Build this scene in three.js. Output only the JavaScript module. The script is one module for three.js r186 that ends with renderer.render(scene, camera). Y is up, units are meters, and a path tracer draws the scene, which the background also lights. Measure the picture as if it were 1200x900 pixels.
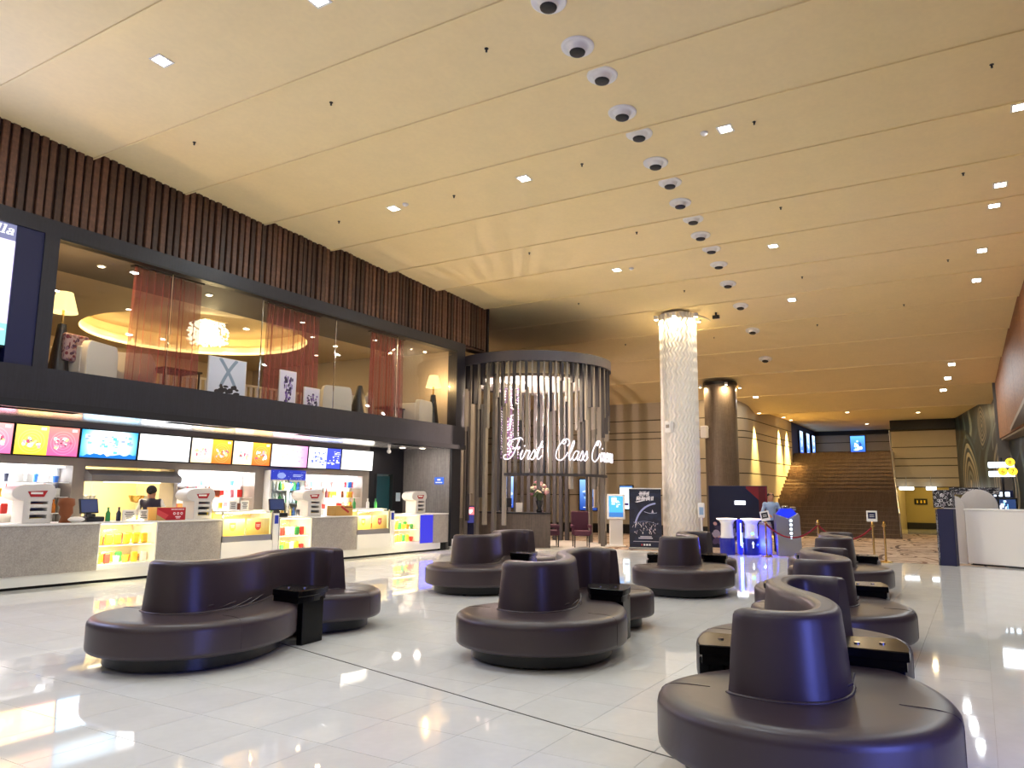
import * as THREE from 'three';
import { RectAreaLightUniformsLib } from 'three/addons/lights/RectAreaLightUniformsLib.js';
import { RoundedBoxGeometry } from 'three/addons/geometries/RoundedBoxGeometry.js';
import { mergeGeometries, mergeVertices, toCreasedNormals } from 'three/addons/utils/BufferGeometryUtils.js';
import { MarchingCubes } from 'three/addons/objects/MarchingCubes.js';

// ---------------------------------------------------------------- camera, exposure
const scene = new THREE.Scene();
scene.background = new THREE.Color(0x000000);
const camera = new THREE.PerspectiveCamera(2 * Math.atan(450 / 889) * 180 / Math.PI, 4 / 3, 0.05, 200);
camera.position.set(0, 1.55, 0);
{
  const m = new THREE.Matrix4().set(
    0.85514264, 0.06821284, 0.51388527, 0,
    0.00830586, 0.98937471, -0.14515061, 1.55,
    -0.51832623, 0.12839273, 0.84548993, 0,
    0, 0, 0, 1);
  camera.quaternion.setFromRotationMatrix(m);
}
scene.add(camera);
const renderer = new THREE.WebGLRenderer();
renderer.toneMapping = THREE.LinearToneMapping;
renderer.toneMappingExposure = 2.62;
renderer.shadowMap.enabled = true;
RectAreaLightUniformsLib.init();
const WARM = '#ffe0b0', NEUTRAL = '#eef9fe', AMBER = '#ffc878', COOL = '#cfdcff';
const DOWNLIGHT = 260;     // brightness of one square hall downlight

// ---------------------------------------------------------------- helpers
let seed = 7;
const rnd = () => { seed = (seed * 1664525 + 1013904223) >>> 0; return seed / 4294967296; };
const rr = (a, b) => a + (b - a) * rnd();
const used = {};
function numbered(n) { const k = used[n] = (used[n] ?? -1) + 1; return k ? n + '_' + String(k).padStart(3, '0') : n; }
function cast(o) { o.traverse(c => { if (c.isMesh) { c.castShadow = true; c.receiveShadow = true; } }); return o; }
function thing(name, label, category, [x, y, z] = [0, 0, 0], turn = 0, group) {
  const o = new THREE.Group(); o.name = numbered(name); o.position.set(x, y, z); o.rotation.y = turn;
  o.userData = { label, category }; if (group) o.userData.group = group;
  scene.add(o); return o;
}
function struct(name, label, category, pos = [0, 0, 0]) { const o = thing(name, label, category, pos); o.userData.kind = 'structure'; return o; }
function part(name, geo, mat, parent, label) {
  const g = Array.isArray(geo) ? merge(geo) : geo;
  const m = new THREE.Mesh(g, mat); m.name = name; m.castShadow = m.receiveShadow = true;
  if (label) m.userData.label = label;
  parent.add(m); return m;
}
function tagged(name, label, category, geo, mat, pos = [0, 0, 0], turn = 0, group) {
  const m = part(numbered(name), geo, mat, scene); m.position.set(...pos); m.rotation.y = turn;
  m.userData = { label, category }; if (group) m.userData.group = group; return m;
}
function dup(src, pos, turn, label) {
  const r = src.clone(); r.name = numbered(src.name.replace(/_\d{3}$/, '')); r.position.set(...pos); r.rotation.y = turn;
  r.userData = { ...src.userData }; if (label) r.userData.label = label; scene.add(r); return r;
}
const clean = g => { g = g.index ? g.toNonIndexed() : g; for (const k of Object.keys(g.attributes)) if (!['position', 'normal', 'uv'].includes(k)) g.deleteAttribute(k); if (!g.attributes.uv) g.setAttribute('uv', new THREE.BufferAttribute(new Float32Array(g.attributes.position.count * 2), 2)); return g; };
const merge = list => list.length === 1 ? list[0] : mergeGeometries(list.map(clean));
const T = (g, x = 0, y = 0, z = 0) => g.translate(x, y, z);
const bx = (w, h, d, x = 0, y = 0, z = 0) => new THREE.BoxGeometry(w, h, d).translate(x, y, z);
const bb = (x0, x1, y0, y1, z0, z1) => bx(Math.abs(x1 - x0), Math.abs(y1 - y0), Math.abs(z1 - z0), (x0 + x1) / 2, (y0 + y1) / 2, (z0 + z1) / 2);
const rb = (w, h, d, r, x = 0, y = 0, z = 0, s = 3) => new RoundedBoxGeometry(w, h, d, s, r).translate(x, y, z);
const cy = (r0, r1, h, x = 0, y = 0, z = 0, n = 24) => new THREE.CylinderGeometry(r0, r1, h, n).translate(x, y, z);
const sp = (r, x = 0, y = 0, z = 0, n = 16) => new THREE.SphereGeometry(r, n, Math.ceil(n * .7)).translate(x, y, z);
const lathe = (pts, n = 24) => new THREE.LatheGeometry(pts.map(p => new THREE.Vector2(p[0], p[1])), n);
const V = (x, y, z) => new THREE.Vector3(x, y, z);
const tube = (pts, r, n = 24, k = 8, closed = false) => new THREE.TubeGeometry(new THREE.CatmullRomCurve3(pts.map(p => V(...p)), closed), n, r, k, closed);
function boxUV(g, s = 1) {
  g = g.index ? g.toNonIndexed() : g; const p = g.attributes.position, n = g.attributes.normal, u = new Float32Array(p.count * 2);
  for (let i = 0; i < p.count; i++) {
    const ax = Math.abs(n.getX(i)), ay = Math.abs(n.getY(i)), az = Math.abs(n.getZ(i));
    const [a, b] = ax > ay && ax > az ? [p.getZ(i), p.getY(i)] : ay > az ? [p.getX(i), p.getZ(i)] : [p.getX(i), p.getY(i)];
    u[2 * i] = a * s; u[2 * i + 1] = b * s;
  }
  g.setAttribute('uv', new THREE.BufferAttribute(u, 2)); return g;
}
function canvasTex(w, h, draw, rep) {
  const c = document.createElement('canvas'); c.width = w; c.height = h; draw(c.getContext('2d'), w, h);
  const t = new THREE.CanvasTexture(c); t.colorSpace = THREE.SRGBColorSpace; t.magFilter = THREE.LinearFilter;
  if (rep) { t.wrapS = t.wrapT = THREE.RepeatWrapping; t.repeat.set(...rep); }
  return t;
}
function noiseTex(n, fn, rep = [1, 1], srgb = true) {        // tileable value noise driven texture
  const d = new Uint8Array(n * n * 4), G = 64, L = []; for (let i = 0; i < G * G; i++) L.push(rnd());
  const vn = (x, y, f) => { const X = x * f, Y = y * f, i = Math.floor(X), j = Math.floor(Y), a = X - i, b = Y - j, q = (p, r) => L[((r % f + f) % f % G) * G + ((p % f + f) % f % G)], s = a * a * (3 - 2 * a), t = b * b * (3 - 2 * b); return (q(i, j) * (1 - s) + q(i + 1, j) * s) * (1 - t) + (q(i, j + 1) * (1 - s) + q(i + 1, j + 1) * s) * t; };
  for (let y = 0; y < n; y++) for (let x = 0; x < n; x++) { const c = fn(x / n, y / n, vn), k = (y * n + x) * 4; d[k] = c[0]; d[k + 1] = c[1]; d[k + 2] = c[2]; d[k + 3] = 255; }
  const t = new THREE.DataTexture(d, n, n); t.wrapS = t.wrapT = THREE.RepeatWrapping; t.repeat.set(...rep); t.magFilter = THREE.LinearFilter; t.minFilter = THREE.LinearMipmapLinearFilter; t.generateMipmaps = true; if (srgb) t.colorSpace = THREE.SRGBColorSpace; t.needsUpdate = true; return t;
}
const std = (color, roughness = .6, o = {}) => new THREE.MeshStandardMaterial({ color, roughness, ...o });
const glow = (color, k = 1, o = {}) => new THREE.MeshStandardMaterial({ color: '#101010', roughness: .4, emissive: color, emissiveIntensity: k, ...o });
const screenMat = (tex, k = 1) => new THREE.MeshStandardMaterial({ color: '#050505', roughness: .35, emissive: '#ffffff', emissiveMap: tex, emissiveIntensity: k });
function area(parent, w, h, color, k, pos, towards) {      // an area light at pos, facing along towards (local)
  const l = new THREE.RectAreaLight(color, k, w, h); l.position.set(...pos); parent.add(l);
  const d = V(...towards).normalize(); l.quaternion.setFromUnitVectors(V(0, 0, -1), d); l.name = 'area_light'; return l;
}
function plate(w, h, mat) { const g = new THREE.PlaneGeometry(w, h); return g; }

// ---------------------------------------------------------------- materials
const texFloor = noiseTex(256, (x, y, v) => { const k = 245 + 6 * v(x, y, 6) + 4 * v(x, y, 24); return [k, k, k - 1]; });
const texWood = noiseTex(256, (x, y, v) => { const k = .72 + .18 * v(x, y, 24) + .14 * v(x, y * .12, 60); return [190 * k, 148 * k, 122 * k]; });
const texSpeck = noiseTex(256, (x, y, v) => { const k = 172 + 22 * (v(x, y, 60) - .5) + 30 * (rnd() - .5) + 8 * v(x, y, 10); return [k, k - 4, k - 9]; });
const texLeather = noiseTex(256, (x, y, v) => { const k = 118 + 60 * v(x, y, 60) + 40 * v(x, y, 37); return [k, k, k]; }, [6, 6], false);
const texVeneer = noiseTex(256, (x, y, v) => { const k = 200 + 34 * v(x, y * .06, 60) + 18 * v(x, y, 20) - 20; return [k, k, k]; }, [1, 1]);
const texPlaster = noiseTex(256, (x, y, v) => { const k = 248 + 4 * v(x, y, 40) + 3 * v(x, y, 8); return [k, k, k]; }, [.5, .5]);
const texCarpet = canvasTex(1024, 1024, (c, w, h) => {
  c.fillStyle = '#c2ac98'; c.fillRect(0, 0, w, h);
  for (let i = 0; i < 900; i++) { c.fillStyle = ['#c7b09a', '#8d7563', '#d6c3ae', '#a08570'][i % 4]; c.globalAlpha = .35; c.beginPath(); c.ellipse(rnd() * w, rnd() * h, rr(6, 40), rr(4, 18), rnd() * 3, 0, 7); c.fill(); }
  c.globalAlpha = .85; c.lineCap = 'round';
  for (let i = 0; i < 46; i++) {
    c.strokeStyle = ['#4a352b', '#5d4335', '#3c2b26', '#7a5a45'][i % 4]; c.lineWidth = rr(7, 24);
    let x = rnd() * w, y = rnd() * h, a = rnd() * 6.28; const cu = rr(-.16, .16);
    c.beginPath(); c.moveTo(x, y); for (let k = 0; k < 26; k++) { a += cu + rr(-.05, .05); x += Math.cos(a) * 16; y += Math.sin(a) * 16; c.lineTo(x, y); } c.stroke();
  }
}, [.2, .2]);
const texAgate = canvasTex(1024, 1024, (c, w, h) => {
  c.fillStyle = '#20303a'; c.fillRect(0, 0, w, h);
  const tones = ['#2d4350', '#18242d', '#3b5560', '#0f1a22', '#566b70', '#22353f', '#77827f', '#1b2a33'];
  for (let i = 0; i < 26; i++) { c.strokeStyle = tones[i % 8]; c.lineWidth = rr(8, 30); const x = i * 42, p = rnd() * 6; c.beginPath(); for (let y = -10; y <= h + 10; y += 16) c.lineTo(x + 50 * Math.sin(y / 170 + p * .3) + 18 * Math.sin(y / 60 + p), y); c.stroke(); }
  const eye = (X, Y, A, B, cols) => { for (let k = 0; k < cols.length; k++) { const s = 1 - k / cols.length; c.fillStyle = cols[k]; c.beginPath(); for (let t = 0; t <= 6.3; t += .08) c.lineTo(X + A * s * Math.cos(t) * (1 + .12 * Math.sin(2 * t + k * .2)), Y + B * s * Math.sin(t) * (1 + .08 * Math.cos(3 * t))); c.fill(); } };
  const cols = ['#10202a', '#39505a', '#16242c', '#8e8a7c', '#2a3c46', '#a39a88', '#14202a', '#8b8476', '#101a22', '#6f7470', '#18262e', '#a89d8a'];
  eye(250, 610, 130, 420, cols); eye(640, 640, 120, 330, cols.slice(2)); eye(900, 330, 90, 260, cols.slice(1)); eye(440, 200, 60, 190, cols);
});
const M = {
  grout: std('#a39c90', .7), joint: std('#3d3a36', .6),
  tiles: ['#f7f7f6', '#f6f5f4', '#f8f8f7', '#f5f4f2'].map(c => new THREE.MeshPhysicalMaterial({ color: c, map: texFloor, roughness: .035, ior: 1.5 })),
  carpet: std('#ffffff', .95, { map: texCarpet }),
  ceiling: std('#f5dfa8', .85, { map: texPlaster }), ceilingDark: std('#5d5650', .7), black: std('#0c0c0e', .5), void: std('#6b665f', .8),
  wood: ['#8f8178', '#7d7068', '#a3938a', '#665c56'].map(c => std(c, .5, { map: texWood })),
  woodRight: std('#d2b08c', .55, { map: texWood }),
  fascia: std('#2a2935', .45, { map: texVeneer }), fasciaDark: std('#121219', .5), navy: std('#0c1242', .5),
  taupe: std('#9a9088', .55, { map: texPlaster }), soffit: std('#b9b6b4', .22, { metalness: .75 }),
  terrazzo: std('#f2eeeb', .35, { map: texSpeck }), white: std('#eceae6', .35), whiteGloss: std('#f4f2f0', .15), cream: std('#e6d9b4', .5),
  veneer: std('#8f8a88', .38, { map: texVeneer }), steel: std('#b9b9ba', .28, { metalness: .9 }), chrome: std('#dddddd', .12, { metalness: 1 }),
  brass: std('#c9a35a', .25, { metalness: 1 }), glass: new THREE.MeshPhysicalMaterial({ color: '#ffffff', transmission: 1, thickness: 0, roughness: 0, ior: 1.3 }),
  leather: new THREE.MeshPhysicalMaterial({ color: '#3f3236', roughness: .36, bumpMap: texLeather, bumpScale: .0006, clearcoat: .12, clearcoatRoughness: .4 }),
  plinth: std('#141418', .35), tableBlack: new THREE.MeshPhysicalMaterial({ color: '#09090b', roughness: .22, specularIntensity: .4 }),
  beige: std('#b9ac94', .7, { map: texPlaster }), groove: std('#4a4335', .9), column: std('#e9e4da', .4), columnBrown: std('#8b7a68', .45, { map: texVeneer }),
  stair: std('#85705f', .9, { map: texVeneer }), agate: std('#ffffff', .35, { map: texAgate }),
  slat: std('#6b655f', .5), slatDark: std('#3a373b', .5), rope: std('#7d0c18', .8), purple: std('#4a1830', .6),
  red: std('#b01822', .45), card: std('#c79a52', .7), yellow: std('#f2cf3a', .5), green: std('#2f8a3a', .5), brown: std('#8a4a20', .6), blue: std('#2438b0', .4), orange: std('#e2742a', .5), dark: std('#18181c', .4), paper: std('#f3efe8', .7),
};
// ---------------------------------------------------------------- hall ceiling: tilted overlapping panels
const ZE = [9.8, 7.7, 5.6, 3.5, 1.4, -.7, -2.8, -4.9, -6.98, -8.83, -10.8, -12.85, -14.95, -17.05, -19.55, -21.65, -23.7, -25.8, -27.8, -29.9, -32.2];
const STEP = .13;
const HF = ZE.map((z, i) => i < 15 ? 7.4 : [7.2, 6.92, 6.48, 5.98, 5.45, 4.98][i - 15]);
const RW = z => 1.3 + (z + 24) * .087;                        // right upper wall line
function ceilY(z) { for (let i = 1; i < ZE.length; i++) if (z >= ZE[i]) { const t = (ZE[i - 1] - z) / (ZE[i - 1] - ZE[i]); return (HF[i - 1] + STEP) * (1 - t) + HF[i] * t; } return 5.2; }
{
  const g = struct('ceiling', 'cream lobby ceiling of long overlapping panels stepping away', 'ceiling');
  for (let i = 1; i < ZE.length; i++) {
    const z0 = ZE[i - 1], z1 = ZE[i], y0 = HF[i - 1] + STEP, y1 = HF[i], xl = i >= 15 ? -20.6 : -13.02, xr = RW(z0) + .25;
    const s = new THREE.Shape([[-z0, y0], [-z1 + .02, y1], [-z1 + .02, y1 - .022], [-z1 + .05, y1 - .022], [-z1 + .05, y1 + .2], [-z0, y0 + .2]].map(p => new THREE.Vector2(...p)));  // small lip added at the far edge so it shades to a dark line
    const e = new THREE.ExtrudeGeometry(s, { depth: xr - xl, bevelEnabled: false }); e.rotateY(Math.PI / 2); e.translate(xl, 0, 0);   // shape x -> -z
    part('ceiling_panel', boxUV(e), M.ceiling, g);
  }
  part('roof_slab', bb(-20.8, 7.2, 7.75, 7.95, 10, -32.4), M.void, g);
}
// ---------------------------------------------------------------- floor: 0.6 m polished tiles
{
  const g = struct('floor', 'glossy cream tiled lobby floor', 'floor');
  part('subfloor', bb(-20.8, 7.2, -.2, -.012, 10, -45.6), M.grout, g);
  const S = .6, cells = [], geo = bx(S - .003, .012, S - .003, 0, -.006, 0);
  for (let i = 0; i < 22; i++) for (let j = 0; j < 36; j++) {
    const x = -13.2 + .3 + i * S + .0, z = -.09 - .3 - j * S; if (x > 3.2 || z < -21.1) continue; cells.push([x, z]);
  }
  const inView = ([x, z]) => { const v = V(x, 0, z).project(camera); return V(x, 0, z).sub(camera.position).dot(camera.getWorldDirection(V(0, 0, 0))) > 0 && Math.abs(v.x) < 1.08 && Math.abs(v.y) < 1.15; };
  camera.updateMatrixWorld(); camera.updateProjectionMatrix();
  const near = cells.filter(inView).sort((a, b) => Math.hypot(...a) - Math.hypot(...b)).slice(0, 296), set = new Set(near.map(String));
  const uvv = [0, 1, 2, 3].map(k => { const q = boxUV(geo.clone()); const u = q.attributes.uv; for (let i = 0; i < u.count; i++) u.setXY(i, u.getX(i) + k * .37, u.getY(i) + k * .61); return q; });
  near.forEach(([x, z]) => { const m = part('floor_tile', uvv[Math.floor(rnd() * 4)], M.tiles[Math.floor(rnd() * 4)], g); m.position.set(x, 0, z); });
  const rest = cells.filter(c => !set.has(String(c))).map(([x, z]) => boxUV(geo.clone().translate(x, 0, z)));
  const rm = part('floor_tiles', merge(rest), M.tiles[0], g); rm.userData.kind = 'stuff';
  part('floor_slab', [bb(-17.5, 7, -.012, 0, 10, -.09), bb(0, 7, -.012, 0, -.09, -21.1), bb(-20.6, -13.2, -.012, 0, -.09, -21.1)].map(q => boxUV(q)), M.tiles[1], g);
  const jl = Math.hypot(7.5, 1.88), jg = bx(jl, .003, .012, 0, .0012, 0); jg.rotateY(-Math.atan2(.25, 1)); jg.translate(-3.9, 0, -5.19);
  part('expansion_joint', jg, M.joint, g);
}
{
  const c = struct('floor', 'brown and cream swirl patterned carpet before the stairs', 'carpet');
  part('carpet_pile', boxUV(bb(-20.6, 2.5, -.012, .004, -21.1, -38.2)), M.carpet, c);
  part('passage_tiles', boxUV(bb(-3.3, 2.5, -.012, .002, -38.2, -45.5)), M.tiles[3], c);
}
// ---------------------------------------------------------------- closing walls of the hall (behind and beside the camera)
{
  const w = struct('wall_front', 'plain beige wall behind the viewer', 'wall'); part('panel', bb(-17.2, 7.2, 0, 7.8, 9.8, 10), M.beige, w);
  const r = struct('wall_right_lower', 'dark recess wall behind the ticket counters', 'wall'); part('panel', bb(6.6, 6.8, 0, 3.7, 9.8, -30), M.taupe, r);
  const l = struct('wall_left_near', 'dark lobby wall beside the concession stand', 'wall'); part('panel', bb(-17.6, -17.42, 0, 3.0, 9.8, -18.5), M.void, l); part('side_panel', bb(-20.8, -20.6, 0, 7.8, -18.5, -30.2), M.void, l); part('return_panel', bb(-20.8, -13.3, 0, 7.8, -18.42, -18.6), M.void, l); part('upper_panel', bb(-13.3, -13.1, 0, 3.0, -18.2, -18.6), M.void, l);
}
// ---------------------------------------------------------------- left wall: wood slats, fascia, window band, canopy
{
  const w = struct('wall_left', 'upper left wall clad in dark vertical wooden slats', 'wall');
  part('backing', bb(-13.4, -13.06, 6.0, 7.7, 9.8, -19.95), M.wood[1], w);
  const geos = [.085, .1, .075].map((d, k) => boxUV(rb(.11, 1.62, d, .02, 0, 0, 0, 2), 1 + k * .13));
  for (let i = 0; i < 119; i++) { const m = part('slat', geos[Math.floor(rnd() * 3)], M.wood[Math.floor(rnd() * 4)], w); m.position.set(-13.02 + rr(-.012, .02), 6.87, -2 - i * .15); m.rotation.y = Math.PI / 2; }
  part('slat_panel_end', bb(-13.4, -13.0, 6.06, 7.7, -19.86, -19.95), M.fasciaDark, w);
}
{
  const f = struct('trim_1', 'dark purple grey fascia framing the upper lounge window', 'fascia');
  part('head_rail', boxUV(bb(-13.25, -12.93, 5.8, 6.06, 4, -18.55)), M.fascia, f);
  part('jamb', boxUV(bb(-13.25, -12.93, 3.55, 5.8, -6.32, -6.56)), M.fascia, f);
  part('jamb', boxUV(bb(-13.25, -12.93, 3.55, 5.8, -18.12, -18.55)), M.fascia, f);
  part('canopy_fascia', boxUV(bb(-13.25, -12.9, 3.0, 3.55, 4, -18.55)), M.fascia, f);
  part('canopy_lip', bb(-13.25, -12.86, 2.87, 3.0, 4, -18.55), M.fasciaDark, f);
  part('post', boxUV(bb(-13.3, -12.93, 0.1, 2.87, -17.96, -18.4)), M.fasciaDark, f);
  part('post_foot', bb(-13.3, -12.9, 0, .3, -18.02, -18.3), M.white, f);
  part('window_track', bb(-13.1, -12.92, 5.76, 5.8, -6.56, -18.12), M.black, f);
}
{ // recess with the big video screen left of the lounge window
  const r = struct('wall_left_recess', 'dark navy recess around the big video screen', 'wall');
  part('recess_side', bb(-13.4, -12.95, 3.55, 5.8, -5.9, -6.32), M.navy, r); part('recess_back', bb(-13.5, -13.25, 3.55, 5.8, 4, -6.32), M.navy, r);
  const tx = canvasTex(1024, 640, (c, w, h) => {
    const gr = c.createLinearGradient(0, 0, w, 0); gr.addColorStop(0, '#ffffff'); gr.addColorStop(1, '#ddd2ff'); c.fillStyle = gr; c.fillRect(0, 0, w, h);
    c.fillStyle = '#c9b6f2'; for (let i = 0; i < 14; i++) { c.globalAlpha = .3; c.fillRect(rr(0, w), 100, rr(4, 16), h - 220); } c.globalAlpha = 1;
    c.fillStyle = '#6a6c8c'; c.fillRect(0, 0, w, 100); c.fillStyle = '#ffffff'; c.font = 'italic bold 62px serif'; c.fillText('Estrella', 770, 72);
    c.fillStyle = '#86c9c9'; c.fillRect(0, h - 110, w, 110); c.fillStyle = '#cfeee6'; for (let i = 0; i < 40; i++) { c.beginPath(); c.ellipse(rnd() * w, h - rr(10, 120), rr(10, 40), rr(6, 16), 0, 0, 7); c.fill(); }
  });
  const s = thing('video_wall_screen', 'huge bright lilac video screen high on the left wall', 'screen', [-12.98, 4.84, -4.1]);
  part('housing', bx(.2, 2.1, 3.66, -.12, 0, 0), M.black, s);
  const p = part('display', new THREE.PlaneGeometry(3.6, 2.02), screenMat(tx, .75), s); p.rotation.y = Math.PI / 2;
  area(s, 3.6, 2.02, '#bcc2ff', 4.2, [.03, 0, 0], [1, 0, -.05]);
}
// ---------------------------------------------------------------- upper lounge behind glass
const GL = -13.04, LF = 3.5;
{
  const w = struct('window_1', 'long frameless glass front of the upper lounge', 'window');
  const zs = [-6.56, -8.76, -10.97, -13.2, -15.5, -18.12];
  for (let i = 0; i < 5; i++) part('pane', bb(GL - .006, GL + .006, 3.55, 5.76, zs[i] - .006, zs[i + 1] + .006), M.glass, w);
  for (let i = 1; i < 5; i++) part('pane_seam', bb(GL - .012, GL + .012, 3.55, 5.76, zs[i] - .006, zs[i] + .006), M.chrome, w);
  const room = struct('wall_lounge', 'shell of the upper lounge behind the glass', 'room');
  part('lounge_floor', bb(-22, -13.25, 3.0, LF, -4, -18.4), std('#4a3a34', .5), room);
  part('lounge_back_wall', bb(-22.2, -22, LF, 6.6, -4, -18.4), M.beige, room);
  part('lounge_end_wall', bb(-22, -13.1, LF, 6.6, -18.4, -18.2), M.taupe, room); part('lounge_end_wall', bb(-22, -13.3, LF, 6.6, -4, -4.2), M.taupe, room);
  const lc = struct('ceiling', 'upper lounge ceiling with a round lit cove', 'ceiling');
  part('bulkhead', bb(-15.05, -13.1, 5.82, 6.6, -4, -18.4), M.ceilingDark, lc);
  const sh = new THREE.Shape([[-15.05, 4], [-22, 4], [-22, 18.4], [-15.05, 18.4]].map(p => new THREE.Vector2(...p)));
  const CX = -18.4, CZ = -13.3, CR = 2.95, hole = new THREE.Path(); hole.absarc(CX, -CZ, CR, 0, 6.2832, true); sh.holes.push(hole);
  const cg = new THREE.ExtrudeGeometry(sh, { depth: .12, bevelEnabled: false, curveSegments: 64 }); cg.rotateX(-Math.PI / 2); cg.translate(0, 5.9, 0);
  const lm = std('#cdbd9c', .8); part('lounge_ceiling', cg, lm, lc);
  part('cove_wall', new THREE.CylinderGeometry(CR + .25, CR + .25, .5, 64, 1, true).translate(CX, 6.25, CZ), std('#f4e2b8', .8, { side: THREE.DoubleSide }), lc);
  part('cove_disc', cy(CR + .3, CR + .3, .06, CX, 6.5, CZ, 64), lm, lc);
  const lip = new THREE.RingGeometry(CR, CR + .06, 64); lip.rotateX(Math.PI / 2);
  part('cove_face', new THREE.CylinderGeometry(CR, CR, .24, 64, 1, true).translate(CX, 6.02, CZ), std('#f4e6c4', .8, { side: THREE.DoubleSide }), lc); part('led_strip', new THREE.CylinderGeometry(CR - .015, CR - .015, .06, 96, 1, true).translate(CX, 5.95, CZ), glow('#ffd98c', 1.6, { side: THREE.DoubleSide }), lc);
  for (let k = 0; k < 20; k++) { const a = k * .31416, l = new THREE.PointLight('#ffd48a', .35); l.position.set(CX + Math.cos(a) * (CR - .3), 6.0, CZ + Math.sin(a) * (CR - .3)); l.castShadow = true; l.name = 'cove_light'; scene.add(l); }
  // crystal chandelier
  const ch = thing('crystal_chandelier', 'glittering rectangular crystal chandelier under the lounge cove', 'chandelier', [-16.75, 5.62, -12.35]);
  part('ceiling_plate', rb(.7, .05, .7, .02, 0, .3, 0), M.chrome, ch);
  const cr = []; for (let i = 0; i < 420; i++) cr.push(new THREE.OctahedronGeometry(.04).translate(rr(-.36, .36), rr(-.28, .26), rr(-.4, .4)));
  const cm = part('crystals', merge(cr), glow('#fff2c8', 1.4), ch); cm.userData.kind = 'stuff';
  for (const [a, b] of [[-.2, -.2], [.2, .2]]) { const l = new THREE.PointLight('#ffe2a6', 2.5); l.position.set(a, -.38, b); l.castShadow = true; ch.add(l); }
  // recessed spots
  [[-17.1, 5.9, -10.4, 1], [-15.6, 5.9, -14.9, 2], [-16, 5.9, -16.2, 3], [-14.0, 5.82, -7.9, 4], [-14.0, 5.82, -10.3, 5], [-14.1, 5.82, -15.8, 6], [-14.2, 5.82, -13.2, 7], [-17.6, 5.9, -17, 8], [-16.9, 5.9, -8.4, 9]].forEach(([x, y, z, k]) => {
    const d = thing('recessed_spotlight', 'small round recessed spotlight in the lounge ceiling', 'light', [x, y, z], 0, 'lounge ceiling spotlights');
    part('trim_ring', cy(.08, .08, .015, 0, -.008, 0), M.white, d); part('lens', cy(.055, .055, .012, 0, -.014, 0), glow('#fff0cc', 6), d);
    area(d, .1, .1, '#ffe2ae', 36, [0, -.03, 0], [0, -1, 0]);
  });
}
function curtain(z0, z1, label) {
  const n = 96, h = 12, g = new THREE.PlaneGeometry(1, 1, n, h), p = g.attributes.position;
  for (let i = 0; i < p.count; i++) { const u = p.getX(i) + .5, v = p.getY(i) + .5, sw = 1 + .06 * (1 - v); p.setXYZ(i, -13.4 + .045 * Math.sin(u * 70 + Math.sin(u * 9) * 2) + .02 * Math.sin(u * 31), LF + .06 + v * 2.28, (z0 + z1) / 2 + (u - .5) * (z1 - z0) * sw); }
  g.computeVertexNormals();
  const t = thing('sheer_curtain', label, 'curtain'); part('cloth', g, new THREE.MeshStandardMaterial({ color: '#a8504a', roughness: .9, transparent: true, opacity: .62, side: THREE.DoubleSide }), t);
  part('curtain_rail', bb(-13.46, -13.34, 5.79, 5.82, z0 + .05, z1 - .05), M.fasciaDark, t);
}
curtain(-8.2, -9.65, 'sheer russet curtain behind lounge glass, leftmost and widest'); curtain(-11.4, -12.95, 'sheer russet curtain in the middle of lounge glass'); curtain(-14.85, -16.15, 'sheer russet curtain nearest the right end of lounge glass');
function floorLamp(x, z, label, s = 1) {
  const t = thing('floor_lamp', label, 'lamp', [x, LF, z]);
  part('base', [new THREE.CylinderGeometry(.07, .19, .95, 4).rotateY(.785).translate(0, .475, 0)], M.dark, t);
  part('stem', cy(.02, .02, .35, 0, 1.08, 0), M.brass, t);
  part('lamp_shade', lathe([[.23, 1.16], [.13, 1.52], [.12, 1.52], [.22, 1.16]], 32), glow('#ffd98a', .8, { side: THREE.DoubleSide }), t);
  part('bulb', sp(.05, 0, 1.3, 0), glow('#fff0c0', 4), t);
  const l = new THREE.PointLight('#ffd08a', 2 * s); l.position.set(0, 1.3, 0); l.castShadow = true; t.add(l);
}
floorLamp(-13.5, -7.02, 'glowing floor lamp at the left end of the lounge window'); floorLamp(-13.45, -17.68, 'glowing floor lamp on tapered base at the right end of the lounge');
function loungeChair(x, z, turn, label, mat) {
  const t = thing('lounge_armchair', label, 'armchair', [x, LF, z], turn);
  part('seat', rb(.62, .3, .6, .06, 0, .27, .04), mat, t);
  const s = new THREE.Shape(); s.moveTo(-.38, .1); s.lineTo(-.38, .5); s.quadraticCurveTo(-.37, .68, -.3, .69); s.lineTo(.3, .69); s.quadraticCurveTo(.37, .68, .38, .5); s.lineTo(.38, .1); s.closePath();
  part('backrest', new THREE.ExtrudeGeometry(s, { depth: .12, bevelSize: .02, bevelThickness: .02, bevelSegments: 2 }).translate(0, 0, -.42), mat, t);
  for (const k of [-1, 1]) part('armrest', rb(.1, .5, .66, .04, k * .36, .36, 0), mat, t);
  for (const a of [-.3, .3]) for (const b of [-.28, .28]) part('leg', cy(.02, .015, .1, a, .05, b, 10), M.dark, t);
  return t;
}
const chairWhite = std('#d9d2c2', .7), chairPrint = std('#b59a9a', .7, { map: canvasTex(256, 256, (c, w, h) => { c.fillStyle = '#efe6dc'; c.fillRect(0, 0, w, h); for (let i = 0; i < 60; i++) { c.fillStyle = ['#9a3a4a', '#6a4a6a', '#c8b090', '#b8a0b8'][i % 4]; c.beginPath(); c.ellipse(rnd() * w, rnd() * h, rr(8, 26), rr(6, 18), rnd() * 3, 0, 7); c.fill(); } }) });
loungeChair(-13.75, -7.55, -1.2, 'cream armchair with floral cushion by the left lounge lamp', chairWhite);
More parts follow.
